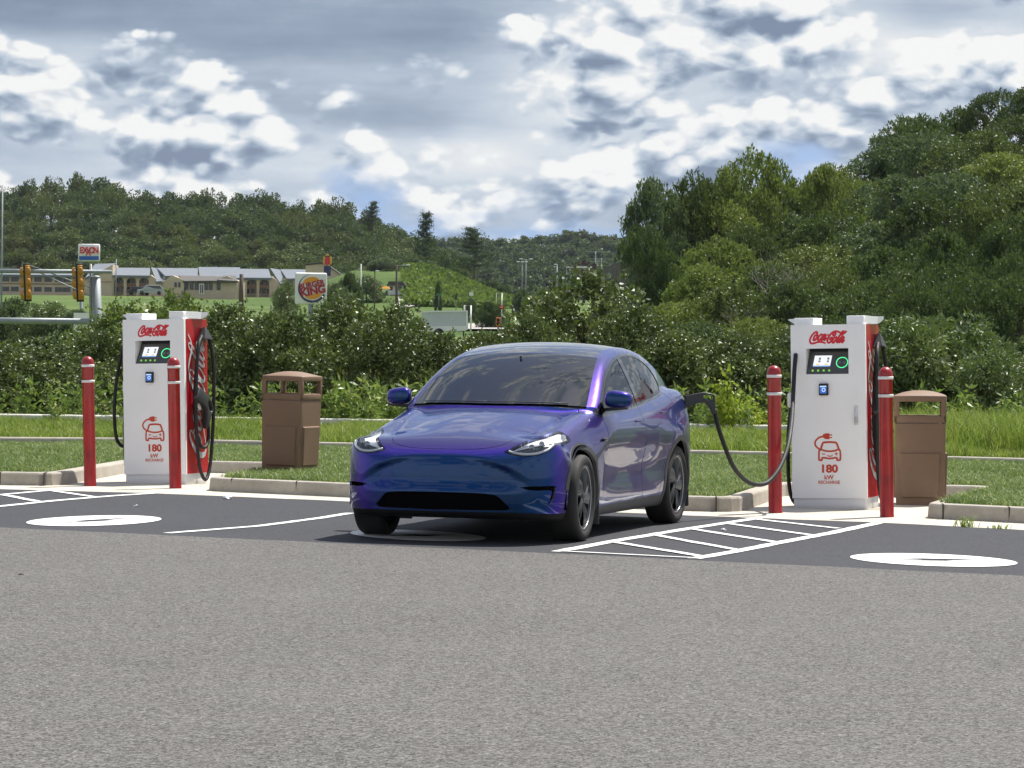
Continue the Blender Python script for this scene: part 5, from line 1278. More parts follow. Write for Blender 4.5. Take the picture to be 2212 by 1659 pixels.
TM = [None, M_t2, None, M_t3, None, M_t4, M_t3]
NAMED = [(1412, 355, 188, 84, 1, M_t4, 'grey green tree standing at the left end of the right hand wood'),
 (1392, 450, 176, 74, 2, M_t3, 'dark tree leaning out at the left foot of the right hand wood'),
 (1625, 290, 196, 105, 0, M_t2, 'tall rounded olive tree on the left shoulder of the right hand wood'),
 (1500, 345, 190, 90, 3, None, 'broad tree between the grey green tree and the tall rounded olive tree'),
 (1795, 330, 205, 88, 1, M_t2, 'bright green tree right of the notch in the right hand skyline'),
 (1960, 222, 235, 90, 2, M_t4, 'dark spiky tree on the skyline halfway up the right hand hill')]
for px, top, d_, wpx, pi, m_, lb in NAMED: tree_at(px, top, d_, wpx, lb, BG[pi], mat_=m_)
cnt = 0
for row, (dist, drop, step, wpx) in enumerate(((236, 0, 96, 98), (215, 56, 112, 112), (196, 118, 118, 118), (178, 186, 122, 120), (163, 252, 124, 118), (150, 312, 124, 112), (140, 360, 116, 98))):
    px = 1400+row*22 % 60
    while px < 2330:
        top = np.interp(px, ox, oy)+drop*(.55+.45*(760-np.interp(px, ox, oy))/500.)
        j = rt.normal()*14; left = 1366+12*row*.2
        if top+j < 700 and px-wpx*.7 > left-20 and not (row == 0 and px < 1740):
            m_ = TM[rt.integers(0, len(TM))] if row < 4 else [M_t3, M_t3, None, M_t2, M_t3][rt.integers(0, 5)]  # lower rows weighted to deep green: shade at the wood's foot put into colour
            ci = TM.index(m_); tree_at(px+rt.normal()*12, top+j, dist+rt.normal()*4, wpx*rt.uniform(.8, 1.15), ('olive', 'light green', '', 'deep green', '', 'blue green')[ci]+' tree '+('on the skyline', 'in the second row', 'in the upper middle', 'in the middle', 'in the lower middle', 'low', 'in the lowest row')[row]+' of the right hand wood, '+('left part' if px < 1680 else 'centre' if px < 1960 else 'right part'), BG[rt.integers(0, 4)], group='trees of the right hand wood', mat_=m_); cnt += 1
        px += step*rt.uniform(.85, 1.15)
# bare grey stems in front of the right hand wood
for k, (px, py, d_) in enumerate(((1660, 720, 148), (1588, 740, 146))):
    mb = MB(); r = np.random.default_rng(70+k); b = PD(px, py, d_)
    def twig(p, dr, ln, rr, dep):
        q = p+dr*ln; mb.tube([p, (p+q)/2+r.normal(size=3)*ln*.05, q], rr, 5, radii=[rr, rr*.8, rr*.55])
        if dep:
            for _ in range(3):
                d2 = dr+r.normal(size=3)*[.45, .2, .25]; d2[2] = abs(d2[2]); d2 /= np.linalg.norm(d2); twig(q-(q-p)*r.random()*.4, d2, ln*.68, rr*.6, dep-1)
    twig(np.zeros(3), np.array([.05, 0, 1.]), 3.0 if k == 0 else 2.0, .055, 4)
    o = mb.build('bare_tree', mat('dead wood', (.22, .20, .17), .9)); o.location = (b[0], b[1]-1.5, T(b[0], b[1])-.1)
    o.scale = (1, 1, 1); tag(o, ('tall leafless grey stems rising in front of the right hand wood', 'shorter leafless grey branches low in the right hand wood')[k], 'bare tree')
# dark undergrowth along the foot of the right hand wood
for k, px in enumerate(range(1350, 2330, 42)):
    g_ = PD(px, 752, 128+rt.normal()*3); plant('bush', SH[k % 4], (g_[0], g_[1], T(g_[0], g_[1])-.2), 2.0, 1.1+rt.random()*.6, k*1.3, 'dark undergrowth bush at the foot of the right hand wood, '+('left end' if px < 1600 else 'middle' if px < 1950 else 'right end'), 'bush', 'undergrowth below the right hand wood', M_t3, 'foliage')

# wooded hill on the left
RG = [(0, 398), (60, 392), (110, 374), (180, 373), (230, 385), (270, 396), (330, 408), (380, 405), (430, 404), (520, 410), (570, 402), (620, 410), (650, 428), (700, 424), (735, 422), (790, 445), (812, 450), (850, 476), (880, 486), (905, 505), (960, 540), (1010, 560)]
rx = [a[0] for a in RG]; ry = [a[1] for a in RG]; M_h2 = leafmat('rust tinged hill leaves', (.030, .045, .012), (.068, .080, .020), (.11, .11, .035), .55, .28, .3, .1, .35)
M_h3 = leafmat('dark hill leaves', (.014, .034, .012), (.030, .058, .018), (.060, .088, .026), .55, .25, .3, .1, .35)
HM = [None, None, M_h3, M_h2, M_h3]
def hill_tree(px, row):
    k = rt.integers(0, 5); c = ('olive green', 'mid green', 'dark green', 'rust tinged', 'deep green')[k]; v = ('on the skyline', 'just below the skyline', 'on the upper slope', 'on the upper slope', 'halfway down', 'halfway down', 'near the foot', 'at the foot')[row]
    h = 'left third' if px < 320 else ('middle' if px < 640 else 'right third')
    return f'{c} tree {v} of the left hill wood, {h}', BR[rt.integers(0, 5)], 'tree', 'trees of the left hill', HM[k]
for row, (d_, drop, step, wpx) in enumerate(((850, 0, 47, 34), (815, 22, 50, 38), (785, 46, 52, 40), (755, 72, 54, 41), (728, 98, 55, 42), (703, 124, 56, 43), (680, 150, 56, 42), (662, 172, 56, 40))):
    px = -40+row*17
    while px < 1000-row*6:
        top = np.interp(px, rx, ry)+drop*(590-np.interp(px, rx, ry))/185.
        if top < 592:
            tree_at(px+rt.normal()*6, top+rt.normal()*5, d_+rt.normal()*6, wpx*rt.uniform(1.0, 1.4), *hill_tree(px, row))
        px += step*rt.uniform(.8, 1.2)
tree_at(916, 478, 640, 62, 'pine standing alone on the skyline where the left hill ends', PN[0], 'pine', name='pine_tree')
tree_at(1022, 505, 560, 95, 'wide dark pine in the middle, right of the end of the left hill', PN[1], 'pine', name='pine_tree')
tree_at(800, 448, 800, 52, 'dark pine on the skyline of the left hill near its right end', PN[1], 'pine', name='pine_tree')
for k, (px, top, d_, wpx, lb) in enumerate(((960, 530, 620, 42, 'tree below the lone pine at the end of the left hill'), (985, 575, 545, 26, 'round vine covered bush above the bright hillside'), (1060, 600, 560, 26, 'small tree at the right end of the bright hillside'),
      (1085, 612, 560, 22, 'small round tree beside the light poles'), (1000, 552, 600, 40, 'dark tree left of the wide pine'), (900, 545, 600, 44, 'vine hung tree above the bright hillside'), (860, 560, 600, 40, 'tree behind the little grey house'))):
    tree_at(px, top, d_, wpx, lb, BR[k % 5], mat_=M_h3)
# far ridge: a wood read as one mass
Vs, Fs, o_ = [], [], 0; rf_ = np.random.default_rng(3)
me = BR[0][0]; n = len(me.vertices); co = np.empty(n*3, np.float32); me.vertices.foreach_get('co', co); co = co.reshape(-1, 4, 3)
k_ = rf_.permutation(len(co))[:1300]; co = co[k_]; cen = co.mean(1, keepdims=True); co = (co-cen)*2.0+cen
for row in range(7):
    d_ = 1600-row*62
    for px in np.arange(900+row*5, 1440, 25):
        top = np.interp(px, [900, 950, 1060, 1200, 1250, 1300, 1440], [520, 512, 508, 506, 493, 504, 503])+row*17+rf_.normal()*3
        g_ = PD(px+rf_.normal()*5, top, d_); zb = T(g_[0], g_[1]); s_ = 30/F_PX*d_*rf_.uniform(.8, 1.3); h_ = max(g_[2]-zb, 6) ; h2 = min(h_, 12)
        a = rf_.uniform(0, 6.28); Rm = np.array([[math.cos(a), -math.sin(a), 0], [math.sin(a), math.cos(a), 0], [0, 0, 1]])
        q = (co.reshape(-1, 3)@Rm.T)*[s_, s_, h2/1.8]+[g_[0], g_[1], g_[2]-h2]; Vs.append(q); Fs.append(np.arange(len(q)).reshape(-1, 4)+o_); o_ += len(q)
fw = link('distant_wood', fast_mesh('distant_wood', np.concatenate(Vs), np.concatenate(Fs)), M_h3); tag(fw, 'dark hazy wood covering the far ridge across the valley', 'wood', kind='stuff')
# bright vines over the bank in the middle distance
n = 42000; y = rf_.uniform(462, 545, n); s_ = rf_.uniform(870, 1135, n); x = (s_-1106)/F_PX*y; keep = rf_.random(n) < np.clip((1140-s_)/120, .15, 1); x, y = x[keep], y[keep]
C_ = np.stack([x, y, terrain(x, y)+rf_.random(len(x))*.9], 1); V, F = leaves(C_, .8, .6, rf_, .3, .0)
M_vine = leafmat('bright vine leaves', (.045, .085, .018), (.09, .145, .03), (.17, .22, .05), .5, .4, .3, .05, 0)
tag(link('vines', fast_mesh('vines', V, F), M_vine), 'bright green vines carpeting the bank below the pines in the middle distance', 'vines', kind='stuff')
# bushes left of the signals and in the mid distance
for k, (px, top, d_, wpx, lb) in enumerate(((30, 640, 230, 80, 'grey green bush far left below the traffic signals'), (110, 648, 225, 70, 'grey green bush under the near traffic signal'), (170, 665, 220, 60, 'dark bush beside the steel signal pole'), (-20, 655, 215, 60, 'bush at the left picture edge behind the signal arm'),
      (617, 602, 330, 34, 'round dark bush left of the burger sign'), (725, 608, 340, 40, 'round bush right of the burger sign'), (755, 585, 420, 30, 'green tree right of the motel gable'), (790, 592, 470, 40, 'bushy tree behind the flag pole'), (832, 570, 520, 40, 'tree behind the utility pole'),
      (1052, 648, 300, 26, 'dark bush on the grass island between the roads'), (1080, 652, 300, 22, 'lower bush on the grass island between the roads'), (1015, 640, 340, 20, 'small bush beside the white road sign'), (1128, 622, 400, 26, 'reddish green bush behind the road signs'), (1170, 618, 420, 28, 'dark hedge bush below the light poles'), (1195, 622, 400, 26, 'dark bush half behind the big domed bush'), (945, 605, 430, 9, 'small dark conical shrub on the bright bank'), (395, 626, 560, 9, 'small shrub at the motel corner'))):
    tree_at(px, top, d_, wpx, lb, SH[k % 4], 'bush', name='bush', mat_=[M_h3, M_shrub[2], M_t4][k % 3])

# ------------------------------------------------------------------ far things: roads, signals, signs, buildings
M_road = concrete('pale far road', (.44, .42, .40), .1)
M_galv = worn('galvanised steel', (.27, .30, .32), .55, .12, 3., metal=.3); M_yel = worn('signal yellow', (.45, .20, .012), .45, .1, 6.)
M_blk = mat('matt black', (.015, .015, .016), .6); M_wht = worn('weathered white', (.75, .75, .74), .5, .08, 2.)
M_cream = worn('cream render', (.52, .43, .32), .85, .08, .6); M_roofg = worn('grey metal roofing', (.15, .17, .20), .8, .08, .8); M_roofb = worn('dark brown shingles', (.10, .092, .085), .85, .2, 2.)
M_win = mat('dark window', (.03, .035, .04), .15); M_brick = worn('brown balcony panel', (.20, .105, .075), .8, .15, 3.); M_redp = mat('sign red', (.60, .02, .03), .45); M_bluep = mat('sign blue', (.01, .10, .42), .45); M_orangep = mat('sign orange', (.72, .30, .02), .45); M_dredp = mat('sign dark red', (.38, .012, .03), .45); M_navy = mat('sign navy', (.012, .02, .10), .45)
def strip(name, pts, lift=.06):                               # a road sheet draped on the terrain: left edge points, right edge points
    L_, R_ = pts; V = []; F = []
    Lp = spline([TP(*p) for p in L_], 5); Rp = spline([TP(*p) for p in R_], 5); m = 5; n = len(Lp)
    for a, b in zip(Lp, Rp):
        for k in range(m):
            q = a*(1-k/(m-1))+b*k/(m-1); V.append((q[0], q[1], T(q[0], q[1])+lift))
    for i in range(n-1):
        for k in range(m-1): F.append((i*m+k, i*m+k+1, (i+1)*m+k+1, (i+1)*m+k))
    mb = MB(); mb.add(V, F, True); return tag(mb.build(name, M_road), kind='structure')
strip('valley_road', ([(860, 644), (905, 642), (960, 640.5), (1005, 640)], [(865, 668), (890, 665), (930, 652), (1010, 644.5)]), .25)
strip('valley_road', ([(1010, 641), (1050, 642.5), (1090, 646.5), (1135, 655)], [(1010, 645.5), (1045, 649.5), (1085, 656.5), (1130, 668)]), .25)
strip('valley_road', ([(940, 706), (1010, 704), (1080, 703), (1150, 704)], [(940, 716), (1010, 716), (1080, 716), (1150, 717)]), .25)
strip('motel_drive', ([(560, 634), (600, 634), (640, 635)], [(560, 640), (600, 643), (640, 648)]), .25)

def pole(name, px, top, dist, r, label, cat, arms=(), foot=None, m=None):
    b = PD(px, 760, dist); zt = PD(px, top, dist)[2]; zb = T(b[0], b[1]) if foot is None else foot
    t = empty(name, (b[0], b[1], zb), 0, label, cat); H = zt-zb
    MB().tube([(0, 0, -.3), (0, 0, H*.5), (0, 0, H)], r, 10, radii=[r*1.1, r, r*.8]).build('pole', m or M_galv, t)
    for a in arms: a(t, H)
    return t
def m_per(dist): return dist/F_PX
# traffic signal mast on the left
D1 = 84.0; k1 = m_per(D1); b = PD(206, 760, D1); t = empty('traffic_signal', (b[0], b[1], T(b[0], b[1])), 0, 'steel traffic signal mast with two horizontal arms reaching out to the left', 'traffic signal')
z0 = t.location.z; zt = PD(206, 600, D1)[2]-z0; LN = -.0
mb = MB(); mb.tube([(.10, 0, -.2), (.05, 0, zt*.5), (0, 0, zt)], .14, 20, radii=[.185, .155, .128]); mb.lathe([(.128, zt), (.135, zt+.01), (.10, zt+.05), (0, zt+.07)], 20); mb.build('pole', M_galv, t)
def arm(px0, py0, px1, py1, r0, r1, nm='mast_arm'):
    p = PD(px0, py0, D1); q = PD(px1, py1, D1); MB().tube([tuple(np.array(p)-np.array(t.location)+[0, -.16, 0]), tuple(np.array(q)-np.array(t.location)+[0, -.16, 0])], .06, 14, radii=[r0, r1]).build(nm, M_galv, t)
arm(243, 587.5, -120, 585, .052, .070); arm(204, 695, -120, 691, .088, .088)
arm(197, 622, 60, 571, .016, .016, 'cable'); arm(197, 640, 85, 588, .016, .016, 'cable')
p = PD(196, 570, D1); q = PD(195, 745, D1); MB().tube([tuple(np.array(p)-np.array(t.location)), tuple(np.array(q)-np.array(t.location))], .035, 10).build('conduit', M_galv, t)
def head(px, py0, py1, label, D2=83.6):
    k = m_per(D2); a = PD(px, py1, D2); H = (py1-py0)*k; t2 = empty('signal_head', tuple(a), .35, label, 'signal head', 'yellow signal heads on the mast arm'); t2.rotation_euler = (0, -.045, .35); t2.scale = (.62, .7, 1)
    MB().bbox((-.17, .02, 0), (.17, .05, H), .02, 2).build('back_plate', M_blk, t2)
    hb = MB(); hb.bbox((-.10, -.14, .05), (.12, .015, H-.05), .03, 3)
    for j in range(3): zc = H*(.20+.30*j); hb.lathe([(.105, 0), (.115, .03), (.10, .07), (.05, .085), (0, .09)], 18, Matrix.Translation((.01, -.14, zc)) @ Matrix.Rotation(R(90), 4, 'X'))
    hb.build('housing', M_yel, t2)
    vz = MB()
    for j in range(3):
        zc = H*(.20+.30*j)
        vz.tube([(-.10, .05, zc), (-.20, .24, zc-.02)], .12, 14, cap=False, radii=[.12, .13])
    vz.build('visors', M_yel, t2)
head(61, 569, 651, 'left yellow signal head hanging on the upper mast arm'); head(174, 569, 652, 'right yellow signal head hanging beside the steel mast')
# three-section service sign with red white and blue lettering
D3 = 300.; k = m_per(D3); b = PD(192, 564.5, D3); t = empty('fuel_sign', tuple(b), 0, 'white fuel sign with red letters over a blue bar, on a thin post', 'sign')
t.rotation_euler = (0, -.01, .05)
MB().bbox((-23.3*k, 0, 0), (23.3*k, .5, 37.5*k), .08, 1).build('panel', M_wht, t)
MB().box((-21*k, -.03, 2.6*k), (21*k, .01, 11.2*k)).build('blue_bar', M_bluep, t)
for ch, x_, z_, sz_, sx_ in (('E', -15.6, 17.6, 18.5, .80), ('X', -7.6, 17.6, 18.5, .82), ('X', -1.2, 12.6, 25., .62), ('O', 6.6, 17.6, 18.5, .80), ('N', 15.6, 17.6, 18.5, .80)):
    text_obj('letter', ch, sz_*k, Matrix.Translation((x_*k, -.03-.01*abs(x_), z_*k)), M_redp, t, bold=.030, ext=.01, sx=sx_)
MB().tube([(-17*k, .2, 0), (-17*k, .2, -16)], .16, 8).build('post', M_galv, t)
# burger restaurant sign
D4 = 210.; k = m_per(D4); b = PD(672, 658, D4); t = empty('restaurant_sign', tuple(b), 0, 'white rounded square restaurant sign with a bun between red words and a blue swoosh', 'sign')
t.rotation_euler = (0, 0, .22)
MB().bbox((-35*k, 0, 0), (35*k, 9*k, 69*k), 8*k, 5).build('panel', M_wht, t)
cx, cz = 2*k, 36*k
def bun(z0, z1, up_, sh=0):
    mb = MB(); n = 14; V = [(cx+sh, -.05, z0)]; pts = []
    for i in range(n+1):
        a = math.pi*i/n; pts.append((cx+sh+18.5*k*math.cos(a), z0+(z1-z0)*math.sin(a)))
    mb.prism(pts, -.05, .02, Matrix.Rotation(0, 4, 'Y')); return mb
r7 = Matrix.Translation((cx, 0, cz)) @ Matrix.Rotation(-.21, 4, 'Y') @ Matrix.Translation((-cx, 0, -cz))
mb = MB(); n = 16
mb.prism([(cx+18*k*math.cos(math.pi*i/n), cz+12.5*k+11.5*k*math.sin(math.pi*i/n)) for i in range(n+1)], -.05, .02, r7); mb.build('bun_half', M_orangep, t); mb = MB()
mb.prism([(cx+18*k*math.cos(math.pi*i/n), cz-13.5*k-10.5*k*math.sin(math.pi*i/n)) for i in range(n+1)], -.05, .02, r7); mb.build('bun_half', M_orangep, t)
text_obj('lettering', 'BURGER', 16.8*k, r7 @ Matrix.Translation((cx, -.06, cz+1.8*k)), M_dredp, t, bold=.018, ext=.012, sx=.90)
text_obj('lettering', 'KING', 22.5*k, r7 @ Matrix.Translation((cx, -.06, cz-14.0*k)), M_dredp, t, bold=.03, ext=.012, sx=1.02)
mb = MB(); V = []; n = 40
for i in range(n+1):
    a = math.radians(100+232*i/n); u = i/n; wd_ = k*(.4+4.4*min(1, u*1.5)); R0 = 29.5*k
    V += [(cx+(R0-wd_/2)*math.cos(a), -.045, cz+(R0-wd_/2)*math.sin(a)), (cx+(R0+wd_/2)*math.cos(a), -.045, cz+(R0+wd_/2)*math.sin(a))]
mb.add(V, [(2*i, 2*i+1, 2*i+3, 2*i+2) for i in range(n)]); mb.build('swoosh', M_navy, t)
MB().tube([(0, 3*k, 0), (0, 3*k, -4.5)], .18, 10).build('post', M_galv, t)
# motel sign
D5 = 560.; k = m_per(D5); b = PD(707, 574, D5); t = empty('motel_sign', tuple(b), 0, 'small yellow shield sign with a big red number eight on a dark post', 'sign')
sh_ = [(-9*k, 5*k), (-9*k, 20*k), (-5*k, 22*k), (0, 26*k), (5*k, 22*k), (9*k, 20*k), (9*k, 5*k), (4*k, 1.5*k), (0, 0), (-4*k, 1.5*k)]
MB().prism(sh_, 0, .6).build('panel', mat('sign yellow', (.70, .42, .03), .5), t); MB().prism([(x*.72, 2.4*k+z*.62) for x, z in sh_], -.06, -.01).build('red_field', M_redp, t) if False else None
text_obj('lettering', '8', 20*k, Matrix.Translation((0, -.05, 3.2*k)), M_redp, t, bold=.16, ext=.02, sx=1.0)
text_obj('lettering', 'SUPER', 4.2*k, Matrix.Translation((0, -.05, 18.6*k)), M_blk, t, bold=.02, ext=.02)
MB().box((-7.5*k, .1, -22*k), (7.5*k, .5, -.5*k)).build('post', M_navy, t)

# motel: long two-storey building with grey roofs, gables and an arcade
D6 = 600.; k = m_per(D6); base = PD(640, 636, D6); zb = base[2]
def X6(px): return (px-640)*k
def Z6(py): return (636-py)*k
mo = empty('motel', (base[0], base[1], zb-.2), 0, 'long two storey cream motel with grey roofs and arched balconies below the left hill', 'motel')
wl = MB(); wl.box((X6(-60), 2.4, -3), (X6(700), 12, Z6(601)))
wl.box((X6(-60), 0, -3), (X6(172), 2.4, Z6(599))); wl.build('wall', M_cream, mo)
def gable(x0, x1, zt0, zt1, zlow, y0=-.6, y1=12):             # cream end block under a lean-to roof
    return [(X6(x0), -3), (X6(x1), -3), (X6(x1), Z6(zt1)), (X6(x0), Z6(zt0))]
MB().prism([(X6(183), -3), (X6(244), -3), (X6(244), Z6(574)), (X6(222), Z6(588)), (X6(183), Z6(608))], -.8, 8).build('end_wall', M_cream, mo)
for x0, x1 in ((325, 352), (428, 462), (585, 610)): MB().prism([(X6(x0), -3), (X6(x1), -3), (X6(x1), Z6(613)), (X6(x0), Z6(595))], -.5, 3).build('end_wall', M_cream, mo)
rf2 = MB()
def roofq(pts, y0, y1):                                       # roof plane given as picture quad: lower edge nearer, upper edge further back
    (ax_, ay), (bx, by), (cx_, cy), (dx, dy) = pts
    V = [(X6(ax_), y0, Z6(ay)), (X6(bx), y0, Z6(by)), (X6(cx_), y1, Z6(cy)), (X6(dx), y1, Z6(dy))]
    V2 = [(x, y+.1, z-.45) for x, y, z in V]; rf2.add(V+V2, [(0, 1, 2, 3), (7, 6, 5, 4), (0, 4, 5, 1), (1, 5, 6, 2), (2, 6, 7, 3), (3, 7, 4, 0)])
roofq([(-60, 598), (176, 598), (172, 588), (-60, 588)], -1.2, 6)
roofq([(186, 603), (218, 588), (244, 569), (196, 571)], -1.4, 6)
roofq([(245, 597), (325, 597), (316, 578.5), (243, 578.5)], -1.4, 6); roofq([(340, 610), (365, 606), (356, 583), (318, 577)], -1.8, 6); roofq([(358, 597), (428, 597), (420, 578), (330, 578)], -1.2, 6.1)
roofq([(440, 597), (474, 608), (500, 584), (421, 575)], -1.8, 6.2) if False else None
roofq([(433, 600), (520, 600), (512, 575), (421, 575)], -1.6, 6.3); roofq([(505, 599), (587, 599), (574, 578), (498, 578)], -1.2, 6)
roofq([(607, 611), (632, 611), (628, 583), (578, 576)], -1.8, 6); roofq([(620, 600), (690, 598), (683, 578), (600, 578)], -1.2, 6.1)
rf2.build('roof', M_roofg, mo)
for x0, x1 in ((244, 325), (356, 428), (503, 585), (612, 660)):
    ar = MB(); bp_ = MB()
    n = max(2, round((x1-x0)/24)); s_ = (x1-x0)/n
    for j in range(n+1):
        x = x0+j*s_; MB_ = ar.box((X6(x)-.28, -.6, -1), (X6(x)+.28, -.1, Z6(599)))
    for j in range(n):
        xa, xb = X6(x0+j*s_)+.28, X6(x0+(j+1)*s_)-.28; m = (xa+xb)/2; hw = (xb-xa)/2; zt_ = Z6(599)
        arc = [(m+hw*math.cos(a), zt_-1.2+1.0*math.sin(a)) for a in np.linspace(math.pi, 0, 9)]
        ar.prism([(xa, zt_)]+[(xa, zt_-1.2)]+arc[1:-1]+[(xb, zt_-1.2), (xb, zt_)], -.5, -.2)
        for zf in (Z6(633), Z6(616)):
            pass
    bp_.box((X6(x0)+.1, -.35, Z6(620)), (X6(x1)-.1, -.15, Z6(615)))
    ar.build('arcade', M_cream, mo); bp_.build('balcony', M_brick, mo)
for x0, x1 in ((244, 325), (356, 428), (503, 585), (612, 660)):
    n = max(2, round((x1-x0)/12))
    for j in range(n):
        x = x0+(j+.5)*(x1-x0)/n
        for zt_, zb_ in ((604, 613), (622, 632)): MB().box((X6(x)-.42, 2.33, Z6(zb_)), (X6(x)+.42, 2.42, Z6(zt_))).build('window', M_win, mo)
for j, x in enumerate((12, 32, 61, 82, 104, 127, 144, 166)):
    MB().box((X6(x)-.75, -.06, Z6(613)), (X6(x)+.75, .02, Z6(603))).build('window', M_win, mo)
    MB().box((X6(x)-.75, -.06, Z6(634)), (X6(x)+.75, .02, Z6(624))).build('window', M_win, mo)
MB().box((X6(-60), -.12, Z6(618.5)), (X6(172), -.01, Z6(616.5))).build('band', M_brick, mo)
MB().box((X6(190), -.9, Z6(612)), (X6(243), -.81, Z6(611))).build('band', M_brick, mo)
# gabled hall behind the signs
D7 = 590.; b = PD(700, 636, D7); t = empty('motel_hall', (b[0], b[1], zb), 0, 'cream gabled hall with dark roof behind the burger sign', 'building')
def X7(px): return (px-700)*k
MB().prism([(X7(660), -3), (X7(738), -3), (X7(738), Z6(598)), (X7(697), Z6(572)), (X7(660), Z6(576))], 0, 9).build('wall', M_cream, t)
MB().prism([(X7(657), Z6(575)), (X7(697), Z6(571)), (X7(740), Z6(599)), (X7(740), Z6(597)), (X7(697), Z6(567.5)), (X7(657), Z6(573))], -.5, 9.5).build('roof', M_roofb, t)
# office with brown roof in front of the motel
D8 = 560.; k8 = m_per(D8); b = PD(440, 636.5, D8); z8 = b[2]; t = empty('office_building', (b[0], b[1], z8), 0, 'single storey cream office with dark brown roof and white double door', 'building')
def X8(px): return (px-440)*k8
def Z8(py): return (637-py)*k8
wl = MB(); wl.prism([(X8(352), -2), (X8(398), -2), (X8(398), Z8(606)), (X8(372), Z8(596)), (X8(352), Z8(611))], -.6, 9)
wl.box((X8(398), 0, -2), (X8(512), 9, Z8(606))); wl.prism([(X8(455), -2), (X8(518), -2), (X8(518), Z8(608)), (X8(490), Z8(596)), (X8(455), Z8(606))], .8, 9.5); wl.build('wall', M_cream, t)
rb = MB()
def rq(pts, y0, y1):
    V = [(X8(x), y0 if i < 2 else y1, Z8(y)) for i, (x, y) in enumerate(pts)]; V2 = [(x, y+.1, z-.35) for x, y, z in V]; rb.add(V+V2, [(0, 1, 2, 3), (7, 6, 5, 4), (0, 4, 5, 1), (1, 5, 6, 2), (2, 6, 7, 3), (3, 7, 4, 0)])
rq([(396, 608), (504, 606), (490, 596), (380, 595)], -.9, 4.5); rq([(350, 610), (352, 613), (374, 597), (372, 595)], -1., 6); rq([(470, 605), (514, 607), (504, 594), (478, 594)], -1.2, 4.4)
rb.build('roof', M_roofb, t)
for x in (403, 414, 425, 445, 455, 472): MB().box((X8(x)-.35, -.08, Z8(627)), (X8(x)+.35, .02, Z8(611))).build('window', M_win, t)
for x in (388, 380): MB().box((X8(x)-.22, -.68, Z8(622)), (X8(x)+.22, -.58, Z8(611))).build('window', M_win, t)
d = MB().box((X8(430), -.15, Z8(636)), (X8(441), .01, Z8(613))).build('double_door', M_wht, t); MB().box((X8(432), -.17, Z8(634)), (X8(434.8), -.14, Z8(616))).box((X8(436.2), -.17, Z8(634)), (X8(439), -.14, Z8(616))).build('pane', M_win, d)
# little house and orange shelter in the middle
D9 = 480.; k9 = m_per(D9); b = PD(855, 630, D9); t = empty('small_house', tuple(b), 0, 'small grey house with brown roof at the foot of the wood behind the utility pole', 'building')
MB().box((-17*k9, 0, -2), (17*k9, 5, 14*k9)).build('wall', M_wht, t); MB().prism([(-20*k9, 13*k9), (22*k9, 13*k9), (16*k9, 22*k9), (-15*k9, 22*k9)], -.6, 5.5).build('roof', M_roofb, t)
for x in (-10, 2, 10): MB().box((x*k9-.25, -.05, 3*k9), (x*k9+.25, .01, 11*k9)).build('window', M_win, t)
b = PD(833, 632, 470.); t = empty('shelter', tuple(b), 0, 'small orange roofed shelter left of the little grey house', 'shelter'); MB().box((-.75, 0, .6), (.75, 1.4, .95), taper=.6).build('roof', M_orangep, t)
for sx_ in (-.6, .55): MB().box((sx_, .2, -1), (sx_+.08, .3, .6)).build('post', M_wht, t)
# poles
def cross(wd_, z=-.15, m=None):
    def f(t, H): MB().box((-wd_, -.06, H+z-.06), (wd_, .06, H+z+.06)).build('crossarm', m or M_bark, t)
    return f
def lamps(xs, m=None):
    def f(t, H):
        for x in xs:
            l = MB().tube([(0, 0, H-.05), (x, 0, H+.05)], .04, 6).build('lamp_arm', M_galv, t); MB().bbox((x-.28, -.12, H-.02), (x+.28, .12, H+.14), .04, 2).build('lamp', M_wht, t)
    return f
pole('utility_pole', 585.0*0+855.0*0+585, 649*0+660, 60*0+300, .10, 'thin dark post standing on the lawn left of the burger sign', 'post', m=M_blk)
pole('utility_pole', 855, 573, 420, .16, 'wooden utility pole with crossarm in front of the little grey house', 'utility pole', [cross(1.7), lamps([1.6])], m=M_bark)
pole('utility_pole', 520, 592, 400, .32, 'thick wooden utility pole in front of the motel', 'utility pole', m=M_bark)
pole('flag_pole', 778, 570, 430, .09, 'bare white flag pole left of the utility pole', 'flag pole', m=M_wht)
pole('lamp_post', 808, 586, 440, .09, 'short wooden lamp post between the flag pole and the utility pole', 'lamp post', [lamps([.35])], m=M_bark)
pole('flag_pole', 506*0+249*0+256, 560*0+572*0+578, 500, .07, 'thin white pole in front of the motel balconies', 'pole', m=M_wht) if False else None
pole('lamp_post', 1134, 560, 520, .11, 'tall lamp post with two lamps standing before the far ridge', 'lamp post', [lamps([-.9, .9])])
pole('lamp_post', 1126, 566, 530, .09, 'slimmer lamp post with three lamps left of the tall one', 'lamp post', [lamps([-.7, 0.05, .7])])
pole('lamp_post', 1201, 572, 500, .13, 'pale single lamp post left of the big domed bush', 'lamp post', [lamps([-.2])])
pole('lamp_post', 1222, 578, 520, .10, 'short lamp post just left of the far brown sign', 'lamp post', [lamps([.2])])
pole('utility_pole', 1284, 543, 620, .14, 'power pole with two crossarms above the far brown sign', 'utility pole', [cross(2.1, -.1, M_galv), cross(2.3, -2.1, M_galv)], m=M_galv)
pole('utility_pole', 1297, 558, 640, .12, 'lower power pole right of the one with two crossarms', 'utility pole', [cross(1.8, -.1, M_galv)], m=M_galv)
pole('lamp_post', 2, 400, 220, .07, 'tall grey pole at the very left picture edge', 'pole')
pole('flag_pole', 249, 560, 520, .09, 'thin pole standing in front of the left motel balconies', 'pole', m=M_galv)
b = PD(1262, 583, 560); t = empty('far_sign', tuple(b), 0, 'far dark brown shop sign with a pale line of lettering', 'sign'); k = m_per(560.)
